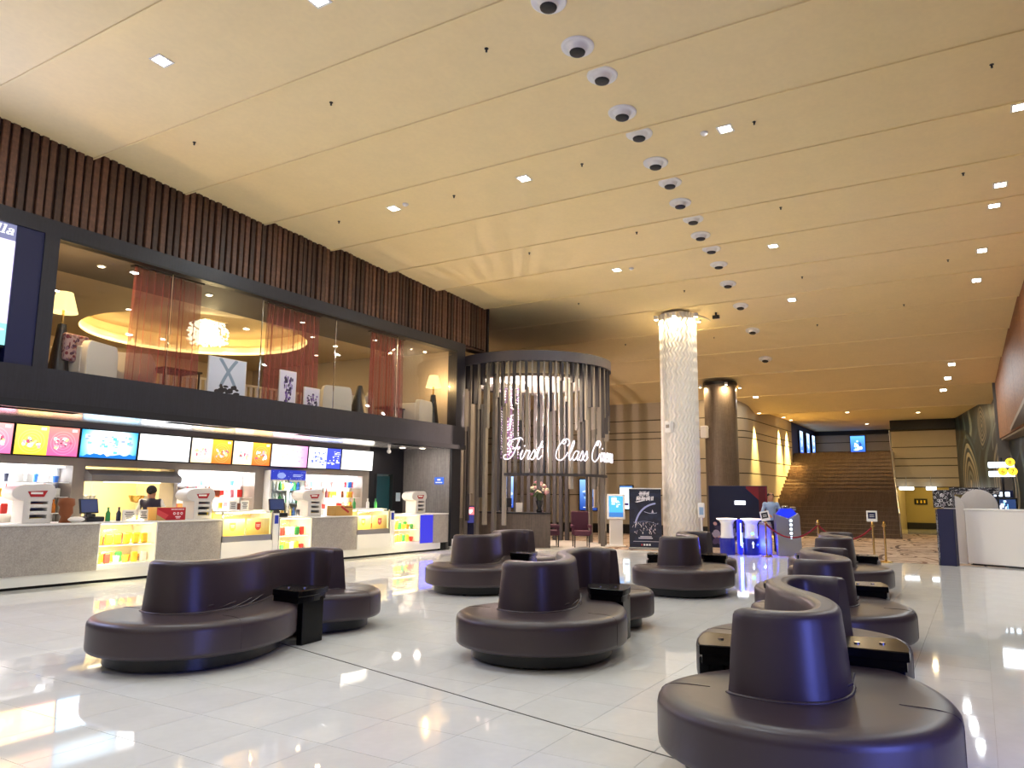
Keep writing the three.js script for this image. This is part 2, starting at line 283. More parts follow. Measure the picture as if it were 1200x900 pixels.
tagged('cushion', 'red floral cushion propped beside the left lounge lamp', 'cushion', rb(.12, .5, .5, .05, 0, .25, 0), chairPrint, [-13.45, LF + .3, -7.25], .2);
loungeChair(-14.1, -8.75, -2.2, 'pale armchair half hidden by the leftmost russet curtain', chairWhite);
loungeChair(-13.85, -13.9, -1.9, 'white lounge armchair between the middle and right curtains', chairWhite);
loungeChair(-14.0, -15.05, -.9, 'white lounge armchair touching the right curtain edge', chairWhite);
loungeChair(-13.7, -17.05, -1.4, 'low white armchair beside the right lounge lamp', chairWhite);
tagged('tapered_stand', 'black tapered stand between the two white lounge armchairs', 'stand', new THREE.CylinderGeometry(.06, .26, .8, 4).rotateY(.785).translate(0, .4, 0), M.dark, [-13.35, LF, -14.45]);
function picture(z, w, h, label, draw) {
  const t = thing('picture_panel', label, 'picture', [-13.3, LF + .03, z]); part('frame', rb(.04, h, w, .01, 0, h / 2, 0), M.white, t);
  const p = part('print', new THREE.PlaneGeometry(w - .04, h - .04), std('#ffffff', .6, { map: canvasTex(256, 256, draw) }), t); p.rotation.y = Math.PI / 2; p.position.set(.022, h / 2, 0);
}
picture(-10.35, .95, .82, 'pale print of crossed grey ribbons standing in lounge window', (c, w, h) => { c.fillStyle = '#dfe6f2'; c.fillRect(0, 0, w, h); c.strokeStyle = '#8fa4b8'; c.lineWidth = 22; c.beginPath(); c.moveTo(70, 0); c.quadraticCurveTo(140, 90, 190, 200); c.moveTo(190, 0); c.quadraticCurveTo(120, 90, 80, 200); c.stroke(); c.fillStyle = '#23262e'; for (let i = 0; i < 30; i++) { c.beginPath(); c.ellipse(rr(60, 200), rr(190, 250), rr(8, 22), rr(6, 16), 0, 0, 7); c.fill(); } });
picture(-12.0, .5, .8, 'tall purple floral print behind the middle lounge curtain', (c, w, h) => { c.fillStyle = '#eae6f4'; c.fillRect(0, 0, w, h); for (let i = 0; i < 60; i++) { c.fillStyle = ['#3a2a5a', '#6a4a9a', '#2a2440', '#b0a0d0'][i % 4]; c.beginPath(); c.ellipse(rr(70, 200), rr(40, 240), rr(6, 20), rr(6, 20), 0, 0, 7); c.fill(); } });
picture(-12.75, .5, .5, 'small purple floral print beside the middle lounge curtain', (c, w, h) => { c.fillStyle = '#e4e0ee'; c.fillRect(0, 0, w, h); for (let i = 0; i < 40; i++) { c.fillStyle = ['#4a3a6a', '#8a6aaa', '#2a2440'][i % 3]; c.beginPath(); c.ellipse(rr(40, 220), rr(80, 240), rr(6, 20), rr(6, 20), 0, 0, 7); c.fill(); } });
{ const t = thing('lounge_table', 'low dark lounge table behind the leftmost curtain', 'table', [-13.9, LF, -9.5]); part('table_top', rb(.7, .04, .9, .015, 0, .5, 0), M.dark, t); for (const a of [-.3, .3]) for (const b of [-.4, .4]) part('leg', cy(.02, .02, .48, a, .24, b, 8), M.dark, t);
  const q = thing('lounge_table', 'low dark lounge table behind the right curtain', 'table', [-13.9, LF, -16.2]); part('table_top', rb(.6, .04, .8, .015, 0, .42, 0), M.dark, q); for (const a of [-.25, .25]) for (const b of [-.35, .35]) part('leg', cy(.02, .02, .4, a, .2, b, 8), M.dark, q);
  const rl = thing('lounge_divider', 'pale slatted divider rail across the lounge behind the picture', 'divider', [-14.9, LF, -12.2]); part('top_rail', bx(.06, .05, 6.4, 0, .62, 0), M.cream, rl); for (let i = 0; i < 40; i++) part('divider_slat', bx(.03, .62, .07, 0, .31, -3.15 + i * .16), chairWhite, rl); }

// ---------------------------------------------------------------- concession stand shell
const BX = -14.7;
{
  const w = struct('wall_concession', 'taupe back wall of the concession stand with lit niches', 'wall');
  part('header', boxUV(bb(BX - .2, BX, 2.04, 2.87, 2, -16.42)), M.taupe, w);
  for (const [a, b] of [[2, -4.4], [-8.1, -8.34], [-10.27, -10.36], [-12.42, -12.68], [-13.86, -14.03], [-16.16, -16.42]]) part('pier', boxUV(bb(BX - .5, BX, 0, 2.04, a, b)), M.taupe, w);
  part('dark_wall', [bb(BX - .2, BX, 0, 2.87, -16.42, -16.68), bb(BX - .2, BX, 2.13, 2.87, -16.68, -17.5), bb(BX - .2, BX, 0, 2.87, -17.5, -17.94)], M.fasciaDark, w);
  part('end_wall', boxUV(bb(-17.3, -13.0, 0, 2.87, -17.94, -18.1)), M.veneer, w);
  part('rear_wall', bb(-17.4, -17.3, 0, 2.87, 2, -18), M.cream, w);
  part('soffit', bb(-17.4, -12.95, 2.87, 3.0, 4, -18.4), M.soffit, w);
  for (const [a, b] of [[-4.4, -8.1], [-10.36, -12.42], [-14.03, -16.16]]) { part('niche_back', bb(BX - .52, BX - .47, .6, 2.04, a, b), M.white, w); part('niche_base', bb(BX - .5, BX + .02, .0, .9, a, b), M.white, w); }
  const d = struct('door_1', 'glazed service door at the end of the concession', 'door');
  part('door_frame', [bb(BX - .1, BX + .02, 0, 2.13, -16.68, -16.74), bb(BX - .1, BX + .02, 0, 2.13, -17.44, -17.5)], M.dark, d);
  part('door_leaf', bb(BX - .75, BX - .1, .02, 2.08, -17.4, -17.44), std('#1d4a52', .3), d); part('room_glow_panel', bb(BX - 1.6, BX - 1.5, 0, 2.1, -16.3, -17.6), glow('#b8e4ea', .55), d);  // glowing panel stands in for the light of the room beyond
  part('notice', bb(BX + .001, BX + .006, 1.35, 1.6, -17.62, -17.82), std('#cfe0ee', .5), d);
}
// kitchen behind the opening
{
  const k = thing('kitchen_back_panel', 'bright cream kitchen wall behind the serving hatch', 'wall panel', [0, 0, 0]);
  part('tiles_back', bb(-16.3, -16.25, 0, 2.6, -8.0, -10.6), std('#f0dfae', .4), k);
  part('side_panel', bb(-16.3, -15.2, 0, 2.6, -8.1, -8.15), M.cream, k); part('side_panel', bb(-16.3, -15.2, 0, 2.6, -10.45, -10.4), M.cream, k); part('kitchen_ceiling', bb(-16.3, -14.9, 2.5, 2.55, -8.1, -10.45), M.white, k);
  part('bench', bb(-16.2, -15.6, 0, .95, -8.2, -10.4), M.steel, k);
  const h = thing('extractor_hood', 'stainless steel extractor hood over the kitchen hatch', 'hood', [BX + .05, 1.87, -9.3]);
  const s = new THREE.Shape([[0, 0], [.35, 0], [.35, .12], [.1, .24], [0, .24]].map(p => new THREE.Vector2(...p)));
  part('canopy', new THREE.ExtrudeGeometry(s, { depth: 1.95, bevelEnabled: false }).translate(-.15, -.12, -.98), M.steel, h);
  part('light_strip', bx(.05, .015, 1.2, .0, -.128, 0), glow('#fff2cc', 3), h);
  area(h, 1.2, .2, '#ffedc0', 15, [-.2, -.15, 0], [-.4, -1, 0]); area(h, 1.4, .3, '#ffe9b8', 13, [-.9, .55, 0], [-.3, -1, 0]);
  [[-8.7, .2], [-9.95, .16], [-10.12, .12], [-8.95, .1]].forEach(([z, r], i) => { const p = thing('hanging_pot', ['large steel pot hanging left in the kitchen hatch', 'brass ladle bowl hanging right of the kitchen hatch', 'small steel pan hanging beside the attendant', 'small steel scoop hanging left in the kitchen hatch'][i], 'pot', [-15.5, 1.48, z]); part('bowl', lathe([[.01, -r], [r * .7, -r * .8], [r, -r * .1], [r, 0], [r * .95, 0], [r * .65, -r * .7], [0, -r * .9]], 24), i === 1 ? M.brass : M.steel, p); part('hook', cy(.008, .008, .5, 0, .24, 0, 8), M.steel, p); });
}
// menu boards
{
  const zs = [-5.75, -6.92, -8.09, -9.28, -10.5, -11.6, -12.72, -13.92, -15.12, -16.4];
  const halves = (l, r) => (c, w, h) => {
    [[0, l], [w / 2, r]].forEach(([x, cols]) => { const g = c.createLinearGradient(0, 0, 0, h); g.addColorStop(0, cols[0]); g.addColorStop(1, cols[1]); c.fillStyle = g; c.fillRect(x, 0, w / 2, h);
      c.strokeStyle = '#ffffff'; c.lineWidth = 6; c.globalAlpha = .22; for (let k = 30; k < 110; k += 24) { c.beginPath(); c.arc(x + w / 4, h * .55, k, 0, 7); c.stroke(); } c.globalAlpha = 1;
      for (let k = 0; k < 14; k++) { c.fillStyle = ['#ffffff', '#f6a0a8', '#a8e4d0', '#ffd890', '#d05070'][k % 5]; c.beginPath(); c.ellipse(x + w / 4 + rr(-70, 70), h * .55 + rr(-36, 44), rr(8, 26), rr(6, 18), rnd() * 3, 0, 7); c.fill(); }
      c.fillStyle = '#4a3040'; for (let k = 0; k < 5; k++) c.fillRect(x + w / 4 + rr(-60, 50), h * .5 + rr(-20, 30), rr(6, 16), rr(5, 12)); c.fillStyle = '#bfe8f4'; c.fillRect(x + w * .38, 14, 42, 22); });
  };
  const price = (bg, ink) => (c, w, h) => { c.fillStyle = bg; c.fillRect(0, 0, w, h); c.fillStyle = ink; c.globalAlpha = .55; for (let r = 0; r < 4; r++) for (let k = 0; k < 3; k++) { c.fillRect(30 + k * 165, 46 + r * 50, rr(50, 110), 7); c.fillRect(30 + k * 165, 60 + r * 50, rr(30, 70), 5); } c.globalAlpha = 1; };
  const draws = [halves(['#f29ab0', '#ee5a94'], ['#f7a6a0', '#f06aa0']), halves(['#ffe26a', '#ffd23a'], ['#f78a7a', '#ee5a94']),
    (c, w, h) => { const g = c.createRadialGradient(w / 2, h / 2, 20, w / 2, h / 2, w * .55); g.addColorStop(0, '#ffffff'); g.addColorStop(.6, '#dff4ff'); g.addColorStop(1, '#2a9ae0'); c.fillStyle = g; c.fillRect(0, 0, w, h); c.fillStyle = '#1a6ac0'; c.beginPath(); c.moveTo(0, h); for (let x = 0; x <= w; x += 30) c.lineTo(x, h - rr(8, 46)); c.lineTo(w, h); c.fill(); for (let k = 0; k < 40; k++) { c.fillStyle = ['#7fd8d0', '#ffffff', '#8f9fe8', '#58b8e8'][k % 4]; c.fillRect(rr(20, w - 60), rr(40, h - 60), rr(6, 40), rr(8, 30)); } },
    price('#fdfeff', '#b8c4d8'), halves(['#fff4e2', '#ffd8a8'], ['#ffc43a', '#f2742a']), halves(['#fff6ea', '#ffe0b0'], ['#ffb83a', '#f26a2a']),
    (c, w, h) => { const g = c.createLinearGradient(0, 0, w, 0); g.addColorStop(0, '#fff4f4'); g.addColorStop(.6, '#ffdde6'); g.addColorStop(1, '#e88ac8'); c.fillStyle = g; c.fillRect(0, 0, w, h); for (let k = 0; k < 40; k++) { c.fillStyle = ['#f0b080', '#e86a9a', '#f4d060', '#c070b0'][k % 4]; c.globalAlpha = .5; c.fillRect(rr(30, w - 60), rr(30, h - 40), rr(8, 40), rr(5, 18)); } c.globalAlpha = 1; },
    (c, w, h) => { c.fillStyle = '#f4f8ff'; c.fillRect(0, 0, w, h); c.fillStyle = '#3a48b8'; c.fillRect(w * .55, 0, w * .45, h); c.fillStyle = '#5a6ac8'; for (let k = 0; k < 22; k++) c.fillRect(rr(20, w * .5), rr(30, h - 50), rr(10, 50), rr(6, 26)); c.fillStyle = '#ffffff'; for (let k = 0; k < 18; k++) c.fillRect(rr(w * .58, w * .9), rr(30, h - 40), rr(10, 60), rr(5, 16)); },
    price('#fffdf6', '#d8ccb0')];
  const names = ['pink', 'yellow and pink', 'icy blue', 'plain white price', 'cream and orange', 'white and orange', 'pale pink', 'blue and white', 'warm white'];
  const extra = ['at the far left edge', 'second from the left', 'third from the left', 'over the kitchen hatch', 'over the middle niche, left one', 'over the middle niche, right one', 'above the blue fridge header', 'second from the right end', 'at the right end of the row'];
  const cols = ['#ff9ab8', '#ffc48a', '#bfe4ff', '#f4f8ff', '#ffd8a0', '#ffd8a0', '#ffd0e0', '#b8c4ff', '#fff4dc'];
  draws.forEach((d, i) => {
    const zc = (zs[i] + zs[i + 1]) / 2, L = Math.abs(zs[i + 1] - zs[i]) - .03;
    const t = thing('menu_board', `${names[i]} illuminated menu board ${extra[i]}`, 'menu board', [BX + .16, 2.47, zc]); t.rotation.z = -.0;
    part('housing', bx(.07, .58, L + .02, -.04, 0, 0), M.black, t);
    const p = part('display', new THREE.PlaneGeometry(L - .02, .53), screenMat(canvasTex(512, 256, d), i === 3 || i === 8 ? .95 : .78), t); p.rotation.y = Math.PI / 2; p.rotation.z = 0;
    t.rotation.z = -.06; area(t, L, .53, cols[i], 1.5, [.02, 0, 0], [1, 0, 0]);
  });
}
// niche shelves, lights and goods
const bottleG = s => lathe([[0, 0], [.035, 0], [.037, .02], [.037, .13], [.014, .17], [.014, .205], [.017, .21], [.017, .225], [0, .225]].map(p => [p[0] * s, p[1] * s]), 14);
const cupG = s => lathe([[0, 0], [.033 * s, 0], [.045 * s, .14 * s], [.048 * s, .14 * s], [.048 * s, .155 * s], [0, .165 * s]], 16);
const bucketG = s => lathe([[0, 0], [.06 * s, 0], [.085 * s, .18 * s], [.08 * s, .18 * s], [.05 * s, .16 * s], [0, .2 * s]], 16);
const boxG = s => rb(.1 * s, .16 * s, .14 * s, .008, 0, .08 * s, 0, 1);
const bagG = s => { const g = rb(.05 * s, .18 * s, .12 * s, .022 * s, 0, .09 * s, 0, 3); return g; };
const goodsKinds = [['drink_bottle', bottleG(1.1), 'bottle'], ['paper_cup', cupG(1), 'cup'], ['popcorn_bucket', bucketG(.66), 'bucket'], ['snack_box', boxG(1), 'box'], ['snack_bag', bagG(1), 'snack bag']];
const tint = ['#d8322c', '#f2c23a', '#f0efe8', '#2f6ac0', '#e2842a', '#3a9a50', '#7a3a20', '#c8d0d8', '#28283a', '#f29ab0'].map(c => std(c, .45)), tname = ['red', 'yellow', 'white', 'blue', 'orange', 'green', 'brown', 'silver', 'black', 'pink'];
function goods(kind, color, pos, where, turn = 0) {
  const [n, g, cat] = goodsKinds[kind];
  tagged(n, `${tname[color]} ${n.replace('_', ' ')} ${where}`, cat, g, tint[color], pos, turn, `goods ${where}`);
}
[['left', -4.6, -8.08], ['middle', -10.38, -12.4], ['right', -14.05, -16.14]].forEach(([nm, a, b], ni) => {
  const s = thing('display_shelf', `lit glass shelving in the ${nm} concession niche`, 'shelf', [BX - .25, 0, 0]);
  for (const y of [1.15, 1.45, 1.72]) part('shelf_board', bb(-.2, .2, y - .012, y, a, b), M.whiteGloss, s);
  for (const z of [a - .02, (a + b) / 2, b + .02]) part('shelf_post', bb(-.2, -.16, .9, 2.02, z - .015, z + .015), M.steel, s);
  part('light_strip', bb(-.1, .1, 2.0, 2.02, a - .05, b + .05), glow('#eef6ff', 3), s);
  area(s, .3, Math.abs(b - a) - .1, '#f4f8ff', 17, [.02, 1.985, (a + b) / 2], [-.25, -1, 0]);
  for (const y of [1.43, 1.13]) area(s, .1, Math.abs(b - a) - .1, '#fff4e0', 13, [.16, y, (a + b) / 2], [-.5, -1, 0]);
  const n = Math.floor(Math.abs(b - a) / .17);
  for (const [y, yn] of [[1.15, 'bottom'], [1.45, 'centre'], [1.72, 'top']]) for (let i = 0; i < n; i++) {
    const z = a - .1 - i * .17; if (z < b + .08 || z > -5.9) continue; const k = yn === 'top' ? [2, 3, 0, 1][Math.floor(rnd() * 4)] : Math.floor(rnd() * 5);
    goods(k, yn === 'top' ? [2, 3, 7, 8, 2, 0][Math.floor(rnd() * 6)] : [0, 1, 4, 2, 6, 1, 9][Math.floor(rnd() * 7)], [BX - .25 + rr(-.06, .06), y, z], `on the ${yn} shelf of the ${nm} niche`, rr(-.4, .4));
  }
});
{ // fridge
  const t = thing('drinks_fridge', 'two door glass drinks fridge with blue header', 'fridge', [BX - .1, 0, -13.27]);
  part('cabinet', [bx(.6, 2.1, .04, 0, 1.05, .56), bx(.6, 2.1, .04, 0, 1.05, -.56), bx(.04, 2.1, 1.12, -.29, 1.05, 0), bx(.6, .2, 1.12, 0, .1, 0), bx(.6, .05, 1.12, 0, 1.9, 0)], M.white, t);
  const h = part('header', new THREE.PlaneGeometry(1.12, .24), screenMat(canvasTex(512, 112, (c, w, hh) => { c.fillStyle = '#2434a8'; c.fillRect(0, 0, w, hh); c.fillStyle = '#8a9ad8'; c.beginPath(); c.ellipse(150, 66, 60, 34, 0, 0, 7); c.fill(); for (let i = 0; i < 30; i++) { c.fillStyle = '#c8d4f4'; c.fillRect(rr(10, 480), rr(8, 100), rr(3, 12), rr(3, 8)); } c.fillRect(320, 50, 150, 6); c.fillRect(320, 66, 120, 6); }), .55), t); h.rotation.y = Math.PI / 2; h.position.set(.31, 2.0, 0);
  for (const k of [-1, 1]) { const d = part('door', [bx(.03, 1.66, .03, .3, 1.05, k * .28 - .26), bx(.03, 1.66, .03, .3, 1.05, k * .28 + .26), bx(.03, .04, .55, .3, 1.86, k * .28), bx(.03, .04, .55, .3, .24, k * .28)], M.white, t); part('pane', bx(.008, 1.6, .5, .3, 1.05, k * .28), M.glass, d); part('handle', bx(.02, .4, .02, .33, 1.05, k * .05), M.steel, d); }
  for (const y of [.55, .95, 1.3, 1.62]) part('wire_shelf', bx(.5, .012, 1.06, 0, y, 0), M.steel, t);
  area(t, 1.0, .2, '#f2fff8', 13, [.15, 1.86, 0], [-.5, -1, 0]);
  for (const [y, yn] of [[.96, 'second'], [1.31, 'third'], [1.63, 'top']]) for (let i = 0; i < 9; i++) goods(0, [5, 1, 2, 7, 5, 3][Math.floor(rnd() * 6)], [BX + .05, y, -13.27 + (i - 4) * .115], `on the ${yn} fridge shelf`);
}
// ---------------------------------------------------------------- concession counter
const CX0 = -13.75, CX1 = -13.0;
{
  const terr = [[2, -7.7, 'long speckled grey counter block at the left edge'], [-8.82, -10.22, 'speckled grey counter block between snack case and warming case'], [-12.68, -14.16, 'speckled grey counter block below the cardboard box'], [-17.22, -17.93, 'speckled grey end block of the concession counter']];
  terr.forEach(([a, b, l]) => { const t = thing('counter_block', l, 'counter', [0, 0, 0]); part('body', boxUV(bb(CX0, CX1, .22, 1.0, a, b)), M.terrazzo, t); part('worktop', rb(.78, .03, Math.abs(b - a), .01, (CX0 + CX1) / 2 + .01, 1.015, (a + b) / 2), M.white, t); });
  { const t = thing('counter_block', 'blue lit counter panel beside the right end block', 'counter', [0, 0, 0]); part('body', bb(CX0, CX1, .22, 1.0, -16.64, -17.21), M.white, t); part('blue_panel', bb(CX1, CX1 + .012, .24, .99, -16.65, -17.2), glow('#3c3cf0', .35), t); part('worktop', rb(.78, .03, .57, .01, (CX0 + CX1) / 2 + .01, 1.015, -16.925), M.white, t); area(t, .55, .7, '#4848ff', 1.5, [CX1 + .03, .6, -16.92], [1, 0, 0]); }
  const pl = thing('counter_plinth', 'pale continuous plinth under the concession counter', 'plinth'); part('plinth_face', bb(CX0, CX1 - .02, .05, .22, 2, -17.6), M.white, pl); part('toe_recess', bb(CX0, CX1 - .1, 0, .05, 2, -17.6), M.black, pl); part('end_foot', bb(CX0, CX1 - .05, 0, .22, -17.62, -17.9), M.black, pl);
  [[-7.71, -8.81, 'left of red box'], [-11.72, -12.67, 'mid counter'], [-15.56, -16.63, 'by blue panel']].forEach(([a, b, l], ci) => {
    const zc = (a + b) / 2, L = Math.abs(b - a), t = thing('snack_display_case', `lit glass snack case set in the counter, ${l}`, 'display case', [0, 0, zc]);
    part('back', bb(CX0, CX0 + .03, .22, 1.0, -L / 2, L / 2), M.cream, t); part('base', bb(CX0, CX1, .22, .3, -L / 2, L / 2), M.whiteGloss, t); part('worktop', rb(.8, .03, L, .01, (CX0 + CX1) / 2 + .01, 1.015, 0), M.white, t);
    part('side_panel', bb(CX0, CX1, .3, 1.0, -L / 2, -L / 2 + .02), M.white, t); part('side_panel', bb(CX0, CX1, .3, 1.0, L / 2 - .02, L / 2), M.white, t);
    part('glass_front', bb(CX1 - .012, CX1 - .004, .3, .99, -L / 2 + .02, L / 2 - .02), M.glass, t); part('middle_shelf', bb(CX0 + .05, CX1 - .04, .62, .632, -L / 2 + .02, L / 2 - .02), M.steel, t);
    for (const y of [.985, .61]) { part('light_strip', bb(CX1 - .12, CX1 - .08, y, y + .01, -L / 2 + .05, L / 2 - .05), glow('#fff0b8', 3), t); area(t, .12, L - .1, '#ffedb4', 18, [CX1 - .15, y - .012, 0], [-.5, -1, 0]); }
    for (const [y, yn] of [[.3, 'lower'], [.632, 'upper']]) for (let i = 0; i < 6; i++) for (let r = 0; r < 2; r++) { const z = zc - L / 2 + .12 + i * (L - .24) / 5; goods(rnd() < .75 ? 4 : 2, [1, 1, 4, 2, 0, 1, 5][Math.floor(rnd() * 7)], [CX1 - .2 - r * .22, y, z], `in the ${yn} row of the snack case ${l}`, rr(-.15, .15)); }
  });
  [[-10.24, -11.54, 'mid counter', '#f2b84a', '#e0483a'], [-14.18, -15.4, 'near cardboard box', '#f0a838', '#d8605a']].forEach(([a, b, l, ca, cb]) => {
    const zc = (a + b) / 2, L = Math.abs(b - a), t = thing('warming_case', `lit yellow food warming case on the counter, ${l}`, 'display case', [0, 0, zc]);
    part('base', bb(CX0, CX1, .22, .56, -L / 2, L / 2), M.whiteGloss, t); part('tray', bb(CX0 + .05, CX1 - .02, .56, .68, -L / 2, L / 2), M.steel, t); part('top', rb(.62, .03, L, .01, CX0 + .32, 1.17, 0), M.white, t); part('back', bb(CX0, CX0 + .03, .56, 1.17, -L / 2, L / 2), M.cream, t);
    for (const k of [-1, 1]) part('corner_post', bb(CX1 - .05, CX1 - .02, .56, 1.16, k * L / 2 - k * .03, k * L / 2), M.steel, t);
    for (const k of [-1, 1]) { const p = part('poster', new THREE.PlaneGeometry(L / 2 - .05, .34), std('#ffffff', .6, { map: canvasTex(256, 160, (c, w, h) => { const g = c.createLinearGradient(0, 0, 0, h); g.addColorStop(0, '#fff0b0'); g.addColorStop(1, '#f6d26a'); c.fillStyle = g; c.fillRect(0, 0, w, h); c.fillStyle = k > 0 ? ca : cb; c.beginPath(); c.moveTo(96, 36); c.lineTo(160, 36); c.lineTo(160, 90); c.quadraticCurveTo(128, 140, 96, 90); c.fill(); c.fillStyle = '#ffffff'; c.fillRect(106, 60, 44, 6); c.fillRect(110, 76, 36, 5); }) }), t); p.rotation.y = Math.PI / 2; p.position.set(CX1 - .1, .85, k * L / 4); }
    part('glass_front', bb(CX1 - .03, CX1 - .022, .66, 1.16, -L / 2, L / 2), M.glass, t);
    part('light_strip', bb(CX1 - .3, CX1 - .2, 1.13, 1.145, -L / 2 + .05, L / 2 - .05), glow('#fff0b0', 3), t); area(t, .12, L - .1, '#ffe49a', 20, [CX1 - .06, 1.14, 0], [-.35, -1, 0]);
    for (let i = 0; i < 8; i++) goods(2, [1, 4, 2][i % 3], [CX0 + .3, .685, zc - L / 2 + .12 + i * (L - .24) / 7], `in the warming case ${l}`);
    const g2 = thing('counter_post', `white counter post beside the warming case ${l}`, 'post', [0, 0, b - .08]); part('post_body', bb(CX0, CX1, .22, 1.12, -.07, .07), M.whiteGloss, g2); part('control_panel', bb(CX1, CX1 + .006, .9, 1.08, -.05, .05), M.blue, g2);
  });
}
// things standing on the counter
const CT = 1.03;
function popcornWarmer(z, label, s = 1) {
  const t = thing('popcorn_warmer', label, 'popcorn warmer', [-13.45, CT, z]);
  const sh = new THREE.Shape(); sh.moveTo(-.2, 0); sh.lineTo(-.2, .42); sh.quadraticCurveTo(-.42, .44, -.42, .56); sh.quadraticCurveTo(-.4, .68, -.2, .7); sh.lineTo(.22, .72); sh.quadraticCurveTo(.36, .7, .36, .52); sh.lineTo(.3, .44); sh.lineTo(.3, 0); sh.closePath();
  for (const [x0, x1, y0, y1] of [[-.1, .24, .06, .16], [-.1, .24, .2, .29], [-.1, .24, .33, .41]]) { const h = new THREE.Path([[x0, y0], [x1, y0], [x1, y1], [x0, y1]].map(p => new THREE.Vector2(...p))); sh.holes.push(h); }
  const g = new THREE.ExtrudeGeometry(sh, { depth: .34, bevelSize: .015, bevelThickness: .015, bevelSegments: 2 }); g.rotateY(Math.PI / 2); g.translate(-.17, .016, .0);
  part('cabinet', g.scale(1, s, s), std('#dcd6cf', .3), t); part('dark_back', bx(.02, .36 * s, .36 * s, -.15, .24 * s, -.06 * s), M.steel, t);
  const e = new THREE.Shape(); e.moveTo(-.16, .6); e.lineTo(.2, .62); e.lineTo(.14, .5); e.lineTo(-.1, .5); e.closePath();
  part('red_badge', new THREE.ExtrudeGeometry(e, { depth: .012, bevelEnabled: false }).rotateY(Math.PI / 2).translate(.185, 0, 0).scale(1, s, s), M.red, t, 'red badge with white stripe'); part('badge_stripe', bx(.004, .04 * s, .22 * s, .2, .57 * s, 0), M.paper, t);
  for (let i = 0; i < 3; i++) part('popcorn_tray', rb(.2, .035 * s, .28 * s, .01, 0, (.085 + i * .135) * s, -.06 * s), [M.yellow, M.dark, M.orange][i], t);
}
popcornWarmer(-6.75, 'white rounded popcorn warmer nearest the left edge', .86); popcornWarmer(-9.92, 'white rounded popcorn warmer right of the red box', .82); popcornWarmer(-12.95, 'white popcorn warmer left of the cardboard box', .82); popcornWarmer(-16.95, 'white popcorn warmer on the right end of counter', .82);
function pos(z, turn, label) { const t = thing('cash_register', label, 'register', [-13.4, CT, z], turn); part('base', rb(.34, .09, .36, .02, 0, .045, 0), M.dark, t); part('stand', bx(.06, .14, .1, -.04, .14, 0), M.dark, t); const m = part('monitor', rb(.04, .26, .38, .012, .02, .27, 0), M.dark, t); m.rotation.z = .2; const d = part('display', new THREE.PlaneGeometry(.34, .22), glow('#2a3a6a', .35), m); d.rotation.y = Math.PI / 2; d.position.set(.042, .27, 0); part('card_reader', rb(.12, .05, .08, .012, .14, .115, .08), M.black, t); }
pos(-7.74, .2, 'black cash register left of the near snack case'); pos(-11.98, -.2, 'black cash register right of the left warming case');
